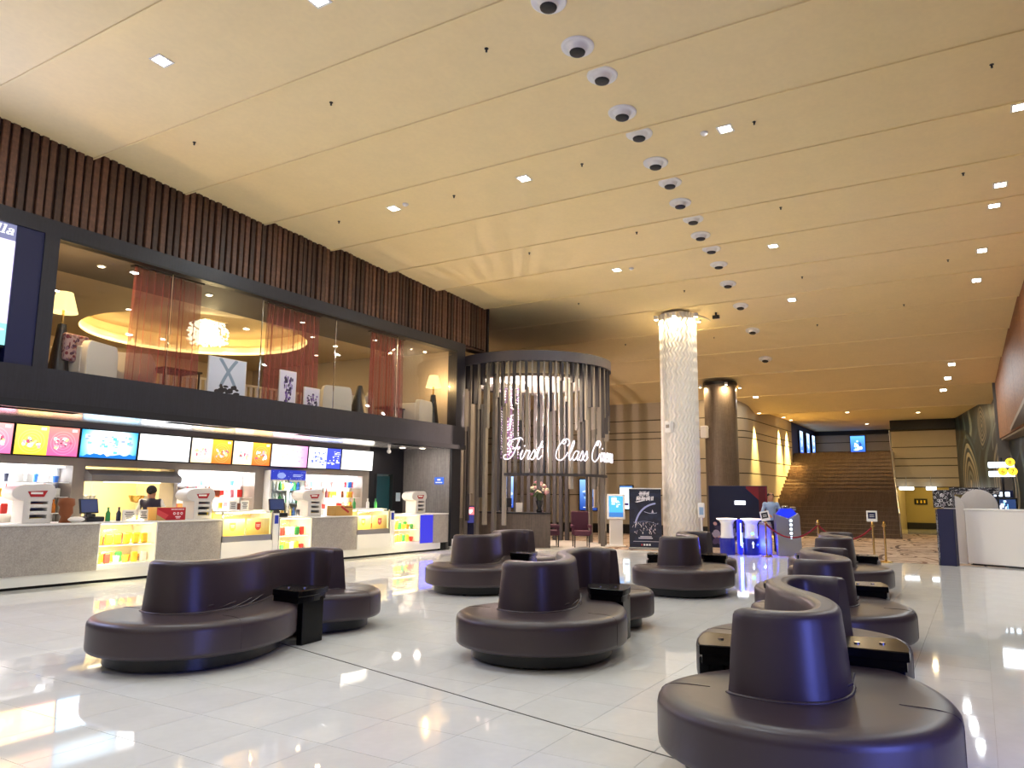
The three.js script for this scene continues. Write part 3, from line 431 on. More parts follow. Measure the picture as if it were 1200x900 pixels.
{
  const t = thing('gift_box', 'red printed cardboard box with brown end on counter', 'box', [-13.22, CT, -9.12]); part('carton', rb(.3, .24, .62, .008, 0, .12, 0), M.card, t);
  const f = part('print', new THREE.PlaneGeometry(.6, .23), std('#ffffff', .5, { map: canvasTex(512, 200, (c, w, h) => { c.fillStyle = '#b8182a'; c.fillRect(0, 0, w, h); c.fillStyle = '#d8484a'; c.beginPath(); c.moveTo(0, 20); c.lineTo(210, 120); c.lineTo(150, 190); c.lineTo(0, 110); c.fill(); c.fillStyle = '#c8a868'; c.beginPath(); c.moveTo(0, 110); c.lineTo(170, 200); c.lineTo(0, 200); c.fill(); c.fillStyle = '#f4e4e4'; for (let i = 0; i < 12; i++) c.fillRect(250 + i * 20, 18, 13, 20); c.lineWidth = 9; c.strokeStyle = '#ffffff'; for (let i = 0; i < 3; i++) { c.beginPath(); c.arc(310 + i * 66, 96, 17, 0, 7); c.stroke(); } c.fillRect(330, 140, 100, 16); c.fillRect(345, 164, 70, 12); }) }), t); f.rotation.y = Math.PI / 2; f.position.set(.152, .12, 0);
  const u = thing('cardboard_box', 'tan cardboard box with red stripe near right warming case', 'box', [-13.2, CT, -13.75]); part('carton', rb(.3, .24, .58, .008, 0, .12, 0), M.card, u); const st = part('red_stripe', bx(.004, .05, .3, .152, .14, .06), M.red, u); st.rotation.x = -.5; part('label_print', bx(.004, .03, .26, .152, .2, -.13), M.brown, u);
  tagged('popcorn_bucket', 'tall brown character popcorn bucket right of the left popcorn warmer', 'bucket', [lathe([[0, 0], [.1, 0], [.07, .1], [.11, .16], [.1, .26], [.13, .3], [.12, .4], [0, .42]], 20)], M.brown, [-13.2, CT, -7.22]);
  tagged('plastic_bag', 'crumpled white bag left of the near cash register', 'bag', new THREE.IcosahedronGeometry(.1, 2).scale(1, .5, 1.6).translate(0, .05, 0), M.paper, [-13.15, CT, -7.36]);
  [[-8.05, 0, 5, 'green bottle behind the near snack case'], [-8.25, 0, 8, 'dark bottle behind the near snack case'], [-14.4, 0, 5, 'green bottle above the right warming case'], [-14.9, 0, 2, 'white bottle above the right warming case'], [-15.2, 0, 5, 'tall green bottle above the right warming case'], [-12.55, 1, 8, 'grey cup left of the third popcorn warmer']].forEach(([z, k, c, l]) => tagged(goodsKinds[k][0], l, goodsKinds[k][2], goodsKinds[k][1], tint[c], [-13.35, z < -14.2 && z > -15.4 ? 1.19 : CT, z]));
  [[-8.42, 'patterned white notice card behind the near snack case', .26], [-8.7, 'plain grey notice card left of the red box', .18], [-10.7, 'small white menu card on the left warming case', .2], [-11.0, 'second small menu card on the left warming case', .2], [-10.15, 'yellow folded price card beside the left warming case', .14]].forEach(([z, l, w], i) => { const t = thing('notice_card', l, 'sign', [-13.3, z < -10.2 && z > -11.6 ? 1.19 : CT, z]); part('card', rb(.02, .2, w, .004, 0, .1, 0), i === 4 ? M.yellow : M.paper, t); for (let k = 0; k < 4; k++) part('print_line', bx(.002, .015, w * rr(.4, .8), .011, .05 + k * .035, 0), M.fascia, t); });
  const s1 = thing('wall_sign', 'small blue sign on the dark end wall of concession', 'sign', [-13.35, 1.95, -17.925]); part('plate', bx(.32, .2, .02, 0, 0, 0), glow('#2a6ae0', .5), s1); part('print_line', bx(.24, .03, .004, 0, -.05, .011), M.paper, s1); part('print_line', bx(.12, .05, .004, 0, .03, .011), M.paper, s1);
  const cam = thing('security_camera', 'white dome camera under the concession soffit', 'camera', [-14.4, 2.8, -16.9]); part('mount', cy(.03, .04, .08, 0, .03, 0), M.white, cam); part('dome', sp(.06, 0, -.03, 0), M.white, cam);
}
[[-13.9, -16.9, 'left'], [-13.5, -17.3, 'right']].forEach(([x, z, l]) => { const d = thing('recessed_spotlight', `${l} recessed spotlight in the soffit by the concession end wall`, 'light', [x, 2.868, z]); part('trim_ring', cy(.1, .1, .014, 0, -.006, 0), M.white, d); part('lens', cy(.07, .07, .012, 0, -.012, 0), glow('#ffe8d0', 5), d); area(d, .14, .14, '#ffeedd', 50, [0, -.03, 0], [0, -1, 0]); });

// ---------------------------------------------------------------- S-shaped leather sofas
function resample(pts, n, closed) { const c = new THREE.CatmullRomCurve3(pts.map(p => V(p[0], 0, p[1])), closed, 'centripetal'); return (closed ? c.getSpacedPoints(n).slice(0, n) : c.getSpacedPoints(n)).map(p => [p.x, p.z]); }
function loft(rings, capTop = true, capBottom = true) {       // rings: [{pts:[[x,z]...], y}], all the same length, first ring lowest
  const n = rings[0].pts.length, pos = [], idx = [];
  rings.forEach(r => r.pts.forEach(p => pos.push(p[0], r.y, p[1])));
  for (let k = 0; k < rings.length - 1; k++) for (let i = 0; i < n; i++) { const a = k * n + i, b = k * n + (i + 1) % n, c = a + n, d = b + n; idx.push(a, c, b, b, c, d); }
  const area2 = rings[0].pts.reduce((s, p, i, A) => { const q = A[(i + 1) % n]; return s + p[0] * q[1] - q[0] * p[1]; }, 0);
  const tri = r => THREE.ShapeUtils.triangulateShape(rings[r].pts.map(p => new THREE.Vector2(...p)), []);
  if (capTop) tri(rings.length - 1).forEach(t => { const o = (rings.length - 1) * n; idx.push(o + t[0], o + t[2], o + t[1]); });
  if (capBottom) tri(0).forEach(t => idx.push(t[0], t[1], t[2]));
  const g = new THREE.BufferGeometry(); g.setAttribute('position', new THREE.Float32BufferAttribute(pos, 3));
  if (area2 < 0) { for (let i = 0; i < idx.length; i += 3) { const q = idx[i]; idx[i] = idx[i + 1]; idx[i + 1] = q; } }
  g.setIndex(idx); return g;
}
function inset(pts, d) { const n = pts.length, ar = pts.reduce((s, p, i) => { const q = pts[(i + 1) % n]; return s + p[0] * q[1] - q[0] * p[1]; }, 0), sg = Math.sign(ar); return pts.map((p, i) => { const a = pts[(i + n - 1) % n], b = pts[(i + 1) % n], tx = b[0] - a[0], tz = b[1] - a[1], l = Math.hypot(tx, tz) || 1; return [p[0] - sg * tz / l * d, p[1] + sg * tx / l * d]; }); }
const half = [[.34, -.2], [.62, .06], [.8, .48], [.85, 1.0], [.66, 1.5], [.22, 1.78], [-.28, 1.74], [-.66, 1.42], [-.76, 1.02], [-.62, .66], [-.44, .42]];
const outline = resample([...half, ...half.map(p => [-p[0], -p[1]])], 120, true);
const spineHalf = [[-.29, 1.05], [-.13, 1.12], [.05, 1.1], [.16, .96], [.195, .72], [.16, .42], [.08, .17]];
const spine = resample([...spineHalf, [0, 0], ...spineHalf.map(p => [-p[0], -p[1]]).reverse()], 64, false);
function spineRing(w, e) {     // closed outline around the spine, half thickness w, ends pulled in by e
  const L = [], Rr = [], n = spine.length;
  spine.forEach((p, i) => { const a = spine[Math.max(0, i - 1)], b = spine[Math.min(n - 1, i + 1)], tx = b[0] - a[0], tz = b[1] - a[1], l = Math.hypot(tx, tz); let [x, z] = p; if (i === 0) { x += tx / l * e; z += tz / l * e; } if (i === n - 1) { x -= tx / l * e; z -= tz / l * e; } const ww = i === 0 || i === n - 1 ? w - .018 : w; L.push([x - tz / l * ww, z + tx / l * ww]); Rr.push([x + tz / l * ww, z - tx / l * ww]); });
  return [...L, ...Rr.reverse()];
}
const sofaGeo = {
  plinth: (() => { const g = loft([[.15, .02], [.15, .16]].map(([d, y]) => ({ pts: inset(outline, d), y }))); const q = toCreasedNormals(g, .6); return boxUV(q); })(),
  cushion: (() => { const g = loft([[.06, .135], [.02, .14], [.004, .155], [0, .18], [0, .36], [.006, .39], [.022, .413], [.05, .428], [.09, .434], [.16, .437]].map(([d, y]) => ({ pts: inset(outline, d), y }))); g.computeVertexNormals(); return boxUV(g); })(),
  back: (() => { const g = loft([[.125, -.01, .43], [.118, -.005, .5], [.1, 0, .7], [.085, .008, .84], [.082, .01, .872], [.073, .016, .89], [.055, .03, .902], [.03, .05, .907]].map(([w, e, y]) => ({ pts: spineRing(w, e), y }))); return boxUV(toCreasedNormals(g, .9)); })(),
};
const footSpots = [[.5, 1.2], [-.4, 1.35], [.1, 1.55], [-.5, -1.2], [.4, -1.35], [-.1, -1.55]];
const foldGeo = side => ([0, 1, 2, 3].map(k => { const i = 6 + k * 5, p = spine[i], q = spine[i + 7], off = .135; const f = (P, j) => { const a = spine[j - 1], b = spine[j + 1], tx = b[0] - a[0], tz = b[1] - a[1], l = Math.hypot(tx, tz); return [P[0] - side * tz / l * off, P[1] + side * tx / l * off]; }; const A = f(p, i), B = f(q, i + 7); return tube([[A[0], .44, A[1]], [(A[0] + B[0]) / 2, .452 + .004 * k, (A[1] + B[1]) / 2], [B[0], .5, B[1]]], .008, 12, 6); }));
const seamAt = i => { const p = outline[i], a = outline[(i + 119) % 120], b = outline[(i + 1) % 120], tx = b[0] - a[0], tz = b[1] - a[1], l = Math.hypot(tx, tz), nx = -tz / l, nz = tx / l, f = d => [p[0] + nx * d, p[1] + nz * d]; const s = Math.hypot(...f(.1)) < Math.hypot(...p) ? 1 : -1; return tube([[-.001, .17], [-.001, .3], [.001, .37], [.022, .414], [.09, .435], [.3, .438]].map(([d, y]) => { const q = f(d * s); return [q[0], y, q[1]]; }), -0 + .0022, 18, 5); };
const foldA = foldGeo(1), seamG = [18, 48, 78, 108].map(seamAt), weltG = (() => { const r = spineRing(.128, -.012); return tube(r.filter((_, i) => i % 2 === 0).map(p => [p[0], .438, p[1]]), .012, 160, 6, true); })();
const tableShape = (() => { const s = new THREE.Shape(); s.moveTo(.16, .36); s.lineTo(.62, .42); s.quadraticCurveTo(.7, .16, .66, -.1); s.lineTo(.3, -.06); s.quadraticCurveTo(.2, .14, .16, .36); return s; })();
const tableTop = new THREE.ExtrudeGeometry(tableShape, { depth: .05, bevelSize: .008, bevelThickness: .008, bevelSegments: 2 }).rotateX(-Math.PI / 2).translate(0, .5, 0);
const tableApron = new THREE.ExtrudeGeometry(tableShape, { depth: .07, bevelEnabled: false }).scale(.97, .97, 1).rotateX(-Math.PI / 2).translate(.01, .43, 0);
let sofa0, table0;
function sofa(x, z, turn, label, tl, tr) {
  if (!sofa0) {
    sofa0 = thing('curved_sofa', label, 'sofa', [x, 0, z], turn, 'S-shaped lobby sofas');
    part('plinth', sofaGeo.plinth, M.plinth, sofa0); part('seat_cushion', sofaGeo.cushion, M.leather, sofa0); const b = part('backrest', sofaGeo.back, M.leather, sofa0);
    part('welt', weltG, M.leather, b); foldA.forEach(g => part('leather_fold', g, M.leather, b)); seamG.forEach(g => part('seam', g, M.leather, sofa0));
    for (const [a, c] of footSpots) part('foot', cy(.03, .025, .03, a, .015, c, 10), M.black, sofa0);
    table0 = thing('side_table', tr, 'side table', [x, 0, z], turn, 'black side tables fitted to the sofas');
    part('table_top', tableTop, M.tableBlack, table0); part('apron', tableApron, M.tableBlack, table0);
    part('leg_panel', rb(.16, .46, .07, .008, .56, .23, -.3), M.tableBlack, table0); part('leg_panel', rb(.07, .46, .34, .008, .61, .23, -.17), M.tableBlack, table0);
    for (let k = 0; k < 2; k++) { const c = part('socket', cy(.02, .02, .01, .36 + k * .16, .562, -.1 - k * .06, 12), M.chrome, table0); }
  } else { dup(sofa0, [x, 0, z], turn, label); dup(table0, [x, 0, z], turn, tr); }
  dup(table0, [x, 0, z], turn + Math.PI, tl);
}
sofa(-6.68, -5.73, .13, 'brown leather S sofa alone at the left, before the counter', 'far black side table of the leftmost sofa, behind its backrest', 'black side table with leg panel fronting the leftmost sofa');
sofa(-3.97, -7.72, .17, 'brown leather S sofa in the centre foreground', 'black side table behind the centre foreground sofa, left side', 'black side table fronting the centre foreground sofa');
sofa(-1.12, -5.75, .14, 'largest brown leather S sofa nearest the viewer, lower right', 'black side table left of the nearest sofa backrest', 'black side table right behind the nearest sofa backrest');
sofa(-1.6, -9.75, .17, 'brown leather S sofa directly behind the nearest one', 'black side table left of the second right-hand sofa', 'black side table right of the second right-hand sofa');
sofa(-7.32, -11.55, .18, 'brown leather S sofa before the round slatted reception', 'black side table left of the sofa before the reception', 'black side table right of the sofa before the reception');
sofa(-4.42, -13.25, .2, 'brown leather S sofa in front of the white column', 'black side table left of the sofa before the white column', 'black side table right of the sofa before the white column');
sofa(-2.2, -14.7, .15, 'rearmost brown leather S sofa near the carpet stanchions', 'black side table left of the rearmost sofa', 'black side table right of the rearmost sofa');
// ---------------------------------------------------------------- round slatted reception
const RC = [-12.27, -21.49], RRAD = 2.45, PH0 = Math.atan2(21.49, 12.27);
const ring = (th, r = RRAD) => [RC[0] + r * Math.cos(PH0 - th), RC[1] + r * Math.sin(PH0 - th)];
const D2R = Math.PI / 180;
function arcBand(r0, r1, y0, y1, a0, a1, n = 64) {     // solid arc band around the reception centre, angles from the viewer-facing direction
  const s = new THREE.Shape(), P = (t, r) => { const p = ring(t, r); return new THREE.Vector2(p[0], -p[1]); };
  const full = a1 - a0 > 6.28; for (let i = 0; i <= n; i++) { const p = P(a0 + (a1 - a0) * i / n, r1); i ? s.lineTo(p.x, p.y) : s.moveTo(p.x, p.y); }
  if (full) { const h = new THREE.Path(); for (let i = 0; i <= n; i++) { const p = P(a0 + (a1 - a0) * i / n, r0); i ? h.lineTo(p.x, p.y) : h.moveTo(p.x, p.y); } s.holes.push(h); }
  else for (let i = n; i >= 0; i--) { const p = P(a0 + (a1 - a0) * i / n, r0); s.lineTo(p.x, p.y); }
  return new THREE.ExtrudeGeometry(s, { depth: y1 - y0, bevelEnabled: false }).rotateX(-Math.PI / 2).translate(0, y0, 0);
}
{
  const t = thing('reception_rotunda', 'round reception screen of hanging vertical grey slats', 'screen wall');
  part('top_band', arcBand(RRAD - .16, RRAD + .12, 5.53, 5.83, 0, 6.2832, 96), std('#55525a', .5), t);
  part('roof_disc', cy(RRAD - .3, RRAD - .3, .06, RC[0], 5.2, RC[1], 64), M.paper, t);
  part('roof_cap', cy(RRAD + .05, RRAD + .05, .05, RC[0], 5.8, RC[1], 64), M.slatDark, t); part('disc_rim', arcBand(RRAD - .34, RRAD - .26, 5.12, 5.3, 0, 6.2832, 96), M.slat, t);
  part('inner_lining', arcBand(RRAD - .2, RRAD - .17, 5.2, 5.53, 0, 6.2832, 96), M.cream, t);
  for (let k = 0; k < 10; k++) { const [x, z] = ring(k * .628 + .3, RRAD - .42); const l = new THREE.PointLight('#ffdf9c', 4); l.position.set(x, 5.42, z); l.castShadow = true; l.name = 'cove_light'; scene.add(l); }
  part('entrance_beam', arcBand(RRAD - .12, RRAD - .02, 2.12, 2.2, -20 * D2R, 78 * D2R), M.slatDark, t);
  const litSlat = std('#9a9184', .5);  // paler colour paints slat sides lit from inside
  for (let i = 0; i < 30; i++) {
    const deg = -122 + i * 8.4, th = deg * D2R, open = deg > -16 && deg < 66, at = (g, mat, nm, r, dth) => { const p = ring(th + dth, r), m = part(nm, g, mat, t); m.position.set(p[0], 0, p[1]); m.rotation.y = -(PH0 - th - dth) + Math.PI / 2; };
    const ya = 4.5 + .45 * Math.sin(i * 1.9) + .3 * Math.sin(i * .7 + 1) - (deg > 30 ? .6 : 0), yc = 4.0 + .5 * Math.sin(i * 2.3 + 1) - (deg > 30 ? .5 : 0);
    const low = deg < -16 ? 0 : 2.16, b1 = open ? (i % 3 ? 2.14 : 1.75) : (i % 2 ? 0 : 1.0 + .6 * Math.sin(i));
    at(bx(.08, 5.55 - ya, .14, 0, (5.55 + ya) / 2, 0), M.slatDark, 'hanging_slat', RRAD, 0);
    at(bx(.05, 5.55 - yc, .12, 0, (5.55 + yc) / 2, 0), litSlat, 'hanging_slat', RRAD - .03, 4.2 * D2R);
    at(bx(.1, ya - b1 + .1, .12, 0, (ya + .1 + b1) / 2, 0), i % 2 ? M.slat : litSlat, 'lower_slat', RRAD - .13, .5 * D2R);
    const b2 = open ? 2.14 : i % 2 ? 1.2 + .7 * Math.sin(i * 1.7) : 0; if (i % 2) at(bx(.06, yc - b2 + .15, .1, 0, (yc + .15 + b2) / 2, 0), i % 2 ? M.slatDark : M.slat, 'lower_slat', RRAD - .13, 4.5 * D2R);
  }
  for (let i = 0; i < 12; i++) { const th = (150 + i * 5.5) * D2R, p = ring(th, RRAD), m = part('rear_slat', bx(.12, 5.5, .12, 0, 2.77, 0), M.slatDark, t); m.position.set(p[0], 0, p[1]); m.rotation.y = -(PH0 - th) + Math.PI / 2; }
  part('floor_disc', cy(RRAD + .1, RRAD + .1, .012, RC[0], .006, RC[1], 64), std('#b9b3ad', .5), t);
  [[-.5, 1.2], [.3, 1.5], [.9, 1.1], [-1.4, 1.5], [2.4, 1.4]].forEach(([a, r]) => { const [x, z] = ring(a, r); const d = thing('recessed_spotlight', 'round spotlight in the ceiling disc of the reception', 'light', [x, 5.168, z], 0, 'reception ceiling spotlights'); part('trim_ring', cy(.1, .1, .014, 0, -.006, 0), M.white, d); part('lens', cy(.07, .07, .012, 0, -.012, 0), glow('#ffedc4', 6), d); area(d, .14, .14, '#ffe6b8', 300, [0, -.03, 0], [0, -1, 0]); });
  // lettering, strokes bent round the slats
  const glyph = {
    F: [.8, [[.78, 1.02], [.6, 1.14], [.35, 1.08], [.1, 1.0], [-.05, .82], [.04, .72], [.14, .8]], [[.58, 1.08], [.5, .62], [.4, .2], [.18, .02], [-.05, .06], [-.1, .22], [.02, .26]], [[.3, .56], [.5, .6], [.68, .56], [.7, .68]]],
    i: [.26, [[.02, .22], [.12, .5], [.09, .12], [.16, .0], [.28, .2]], [[.14, .68], [.17, .72], [.15, .74]]], r: [.36, [[0, .2], [.1, .52], [.14, .44], [.27, .47], [.24, .12], [.3, 0], [.4, .2]]],
    s: [.32, [[0, .12], [.16, .52], [.25, .22], [.17, .0], [.03, .06]], [[.2, .01], [.34, .2]]], t: [.32, [[0, .2], [.16, 1.0], [.1, .12], [.18, 0], [.34, .22]], [[-.02, .62], [.3, .66]]],
    C: [.82, [[.62, .74], [.7, .95], [.5, 1.12], [.2, .9], [.04, .5], [.1, .12], [.36, -.02], [.62, .16], [.74, .42]], [[.2, .92], [.34, 1.1], [.46, .98], [.36, .84], [.26, .92]]],
    l: [.28, [[0, .2], [.2, .86], [.15, 1.05], [.07, .84], [.08, .12], [.16, 0], [.3, .2]]], a: [.46, [[.34, .46], [.16, .5], [.02, .2], [.12, 0], [.28, .18], [.36, .5], [.33, .1], [.39, 0], [.5, .2]]],
    n: [.44, [[0, .46], [.05, .5], [.03, 0], [.08, .36], [.2, .5], [.27, .4], [.26, .1], [.33, 0], [.46, .2]]], e: [.34, [[0, .2], [.2, .3], [.24, .45], [.13, .52], [.04, .3], [.07, .06], [.18, 0], [.36, .2]]],
    m: [.66, [[0, .46], [.05, .5], [.03, 0], [.08, .36], [.19, .5], [.25, .36], [.24, 0], [.28, .34], [.39, .5], [.47, .4], [.46, .1], [.53, 0], [.66, .2]]]
  };
  const sg = thing('lettered_sign', 'white glowing script lettering First Class Cinema on reception slats', 'sign');
  const white = glow('#fff2ff', .7), H = .56, word = (txt, th0) => { let u = 0; for (const ch of txt) { const [adv, ...st] = glyph[ch]; const gs = [], dots = []; for (const s of st) { const map = (x, y) => { const X = (u + x + y * .28) * H * .92, th = th0 + X / (RRAD + .16), p = ring(th, RRAD + .16); return [p[0], 2.58 + y * H, p[1]]; }; (s.length < 4 && ch === 'i' ? dots : gs).push(tube(s.map(q => map(...q)), .017, s.length * 5, 6)); } const L = part('letter', merge(gs), white, sg); dots.forEach(g => part('dot', g, white, L)); u += adv; } };
  word('First', -18 * D2R); word('Class', 14 * D2R); word('Cinema', 42 * D2R);
  area(sg, 2.2, .4, '#ffeaff', 2.2, [...ring(.2, RRAD + .3).slice(0, 1), 2.9, ring(.2, RRAD + .3)[1]], [.5, -.1, .87]);
  // chandelier
  const [hx, hz] = [-12.95, -21.15], ch = thing('crystal_chandelier', 'tall cylindrical crystal chandelier hanging inside the round reception', 'chandelier', [hx, 0, hz]);
  part('ceiling_plate', cy(.34, .34, .05, 0, 5.05, 0, 32), M.chrome, ch); part('rod', cy(.02, .02, .12, 0, 5.11, 0), M.chrome, ch);
  const sets = [[], []]; for (let k = 0; k < 30; k++) { const a = k * .2094, r = k % 3 ? .3 : .2; for (let j = 0; j < 26; j++) { if (rnd() < .25) continue; sets[rnd() < .65 ? 0 : 1].push(new THREE.OctahedronGeometry(.026).translate(r * Math.cos(a), 2.75 + j * .089 + rr(0, .03), r * Math.sin(a))); } }
  part('crystal_strings', merge(sets[0]), glow('#ffeaf4', .9), ch).userData.kind = 'stuff'; part('violet_crystals', merge(sets[1]), glow('#b070c0', .8), ch).userData.kind = 'stuff';
  part('core_tube', cy(.1, .1, 2.2, 0, 3.9, 0), glow('#a05a90', .25), ch);
  for (const y of [3.0, 3.9, 4.8]) { const l = new THREE.PointLight('#ffe2d8', 6); l.position.set(.45, y, .2); l.castShadow = true; ch.add(l); }
  // desk and what stands on it
  const dk = thing('reception_desk', 'curved brown reception desk inside the slatted rotunda', 'desk'); part('front', arcBand(1.7, 1.78, 0, 1.0, -75 * D2R, 18 * D2R), std('#7a6c62', .5, { map: texVeneer }), dk); part('desk_top', arcBand(1.3, 1.84, 1.0, 1.05, -75 * D2R, 18 * D2R), M.dark, dk);
  const at = (th, r, y) => { const p = ring(th, r); return [p[0], y, p[1]]; };
  const v = thing('flower_vase', 'tall dark vase of pink and cream flowers on reception desk', 'vase', at(8 * D2R, 1.6, 1.05)); part('vase_body', lathe([[0, 0], [.08, 0], [.1, .05], [.05, .12], [.12, .34], [.1, .36], [.03, .14], [0, .1]], 20), M.dark, v);
  for (let i = 0; i < 34; i++) { const a = rnd() * 6.28, b = rr(-.4, 1.2), r = .24; part('flower', new THREE.IcosahedronGeometry(rr(.04, .07), 1).translate(r * Math.cos(a) * Math.cos(b), .62 + .3 * Math.sin(b), r * Math.sin(a) * Math.cos(b)), [std('#d8a8a8', .8), std('#e6d8c0', .8), std('#5a6a48', .8), std('#b87888', .8)][i % 4], v); } part('stems', lathe([[0, .1], [.05, .3], [.14, .55], [0, .6]], 12), std('#3c4a30', .8), v);
  const mo = thing('desk_monitor', 'black monitor on the reception desk', 'monitor', at(-32 * D2R, 1.55, 1.05), .2); part('screen_back', rb(.42, .28, .04, .01, 0, .28, 0), M.dark, mo); part('stand', cy(.02, .08, .16, 0, .08, 0), M.dark, mo);
  const cd = thing('menu_stand', 'white upright card on the reception desk', 'card', at(-14 * D2R, 1.6, 1.05), .4); part('card', rb(.2, .28, .02, .004, 0, .14, 0), M.paper, cd); part('card_foot', bx(.2, .01, .1, 0, .005, 0), M.paper, cd);
  const ds = thing('heart_display', 'small lit display with a red heart left of reception desk', 'display', at(-62 * D2R, 2.15, 0), .4); part('stand', bx(.3, .7, .06, 0, .35, 0), M.navy, ds); const hp = part('display', new THREE.PlaneGeometry(.36, .5), screenMat(canvasTex(128, 180, (c, w, h) => { c.fillStyle = '#2a2a5a'; c.fillRect(0, 0, w, h); c.fillStyle = '#f06a6a'; c.fillRect(10, 10, 108, 80); c.fillStyle = '#ffffff'; c.beginPath(); c.moveTo(64, 80); c.bezierCurveTo(20, 50, 40, 20, 64, 40); c.bezierCurveTo(88, 20, 108, 50, 64, 80); c.fill(); }), .9), ds); hp.position.set(0, .95, .04); part('screen_back', bx(.4, .54, .06, 0, .95, 0), M.black, ds);
  const ac = (x, z, tn, l) => { const a = thing('purple_armchair', l, 'armchair', [x, .012, z], tn); part('seat', rb(.52, .16, .52, .04, 0, .42, 0), M.purple, a); part('backrest', rb(.54, .62, .1, .04, 0, .76, -.26), M.purple, a); for (const k of [-1, 1]) part('armrest', rb(.08, .1, .5, .03, k * .27, .62, 0), M.purple, a); for (const k of [-1, 1]) part('arm_post', bx(.05, .2, .05, k * .27, .5, .2), M.purple, a); for (const k of [-.22, .22]) for (const j of [-.22, .22]) part('leg', cy(.022, .015, .36, k, .18, j, 8), M.dark, a); };
  ac(...ring(28 * D2R, 1.2), 2.2, 'purple armchair deeper inside the reception entrance'); ac(...ring(52 * D2R, 1.9), .6, 'purple armchair nearest the reception entrance');
}
// ---------------------------------------------------------------- columns
{
  const c = thing('scalloped_column', 'tall white column with wavy scalloped relief', 'column', [-7.65, 0, -22.55]);
  const n = 300, m = 380, Hc = 7.18, R0 = .56, pos = [], idx = [], uv = [];
  for (let j = 0; j <= m; j++) for (let i = 0; i <= n; i++) { const y = j / m * Hc, a = i / n * 6.28319, r = R0 + 0.013 * Math.sin(a * 30 + 1.5 * Math.sin(y * 6.2832 / .3)) ; pos.push(r * Math.cos(a), y, r * Math.sin(a)); uv.push(i / n, y); }
  for (let j = 0; j < m; j++) for (let i = 0; i < n; i++) { const a = j * (n + 1) + i, b = a + 1, d = a + n + 1, e = d + 1; idx.push(a, d, b, b, d, e); }
  const g = new THREE.BufferGeometry(); g.setAttribute('position', new THREE.Float32BufferAttribute(pos, 3)); g.setAttribute('uv', new THREE.Float32BufferAttribute(uv, 2)); g.setIndex(idx); g.computeVertexNormals();
  part('shaft', g, M.column, c); part('base_ring', cy(.6, .6, .12, 0, .06, 0, 48), M.white, c);
  const rg = part('ceiling_ring', new THREE.TorusGeometry(.86, .05, 12, 64).rotateX(Math.PI / 2).translate(0, 7.1, 0), M.cream, c); rg.rotation.x = -.1; rg.position.z = .0;
  for (let k = 0; k < 6; k++) { const a = k * 1.047 + .35, x = .7 * Math.cos(a), z = .7 * Math.sin(a), y = 7.0; const h = part('uplight_can', cy(.07, .07, .12, x, y + .06, z, 16), M.white, c); part('lens', cy(.05, .05, .012, x, y - .004, z, 16), glow('#fff0cc', 8), h); area(c, .1, .1, '#ffe6b8', 420, [x, y - .03, z], [-Math.cos(a) * .16, -1, -Math.sin(a) * .16]); }
  const s1 = thing('wall_speaker', 'small white box on the scalloped column', 'speaker', [-7.78, 3.62, -21.92], -.3); part('box', rb(.22, .34, .14, .02, 0, 0, 0), M.white, s1); part('grille', bx(.12, .1, .01, 0, .02, .072), M.taupe, s1);
  const b = thing('brown_column', 'dark brown polished column behind the white one', 'column', [-8.1, 0, -28.6]); part('shaft', boxUV(lathe([[0, 0], [.62, 0], [.62, .1], [.6, .12], [.6, 5.85], [0, 5.85]], 64)), M.columnBrown, b); part('cap_band', cy(.63, .63, .12, 0, 5.8, 0, 48), M.dark, b);
  const rg2 = part('ceiling_ring', new THREE.TorusGeometry(.85, .04, 12, 64).rotateX(Math.PI / 2).translate(0, 5.85, 0), M.cream, b); rg2.rotation.x = -.12;
  for (let k = 0; k < 4; k++) { const a = k * 1.571 + 1.0, x = .76 * Math.cos(a), z = .76 * Math.sin(a); const h = part('uplight_can', cy(.06, .06, .1, x, 5.72, z, 16), M.white, b); part('lens', cy(.045, .045, .012, x, 5.665, z, 16), glow('#fff0cc', 6), h); area(b, .09, .09, '#ffe0b0', 420, [x, 5.64, z], [-Math.cos(a) * .14, -1, -Math.sin(a) * .14]); }
  const s2 = thing('wall_speaker', 'white speaker on a bracket left of the brown column', 'speaker', [-8.55, 3.95, -27.95], -.3); part('box', rb(.26, .46, .2, .03, 0, 0, 0), M.white, s2); part('bracket', bx(.06, .05, .3, .05, .15, -.2), M.white, s2);
}
// ---------------------------------------------------------------- back wall with horizontal boards, curving towards the stairs
const wallPath = (() => { const p = [[-20.6, -30], [-17, -30], [-13, -30], [-9.6, -30]]; for (let k = 0; k <= 10; k++) { const a = k / 10 * Math.PI / 2; p.push([-9.2 + 1.5 * Math.sin(a), -31.5 + 1.5 * Math.cos(a)]); } p.push([-7.6, -34.5], [-7.45, -38.3]); return p; })();
function strip(path, y0, y1, off, th) {
  const nrm = path.map((p, i) => { const a = path[Math.max(0, i - 1)], b = path[Math.min(path.length - 1, i + 1)], tx = b[0] - a[0], tz = b[1] - a[1], l = Math.hypot(tx, tz); return [-tz / l, tx / l]; });
  const s = new THREE.Shape(); path.forEach((p, i) => { const x = p[0] + nrm[i][0] * off, z = p[1] + nrm[i][1] * off; i ? s.lineTo(x, -z) : s.moveTo(x, -z); });
  for (let i = path.length - 1; i >= 0; i--) s.lineTo(path[i][0] + nrm[i][0] * (off - th), -(path[i][1] + nrm[i][1] * (off - th)));
  return boxUV(toCreasedNormals(new THREE.ExtrudeGeometry(s, { depth: y1 - y0, bevelEnabled: false }).rotateX(-Math.PI / 2).translate(0, y0, 0), .5));
}
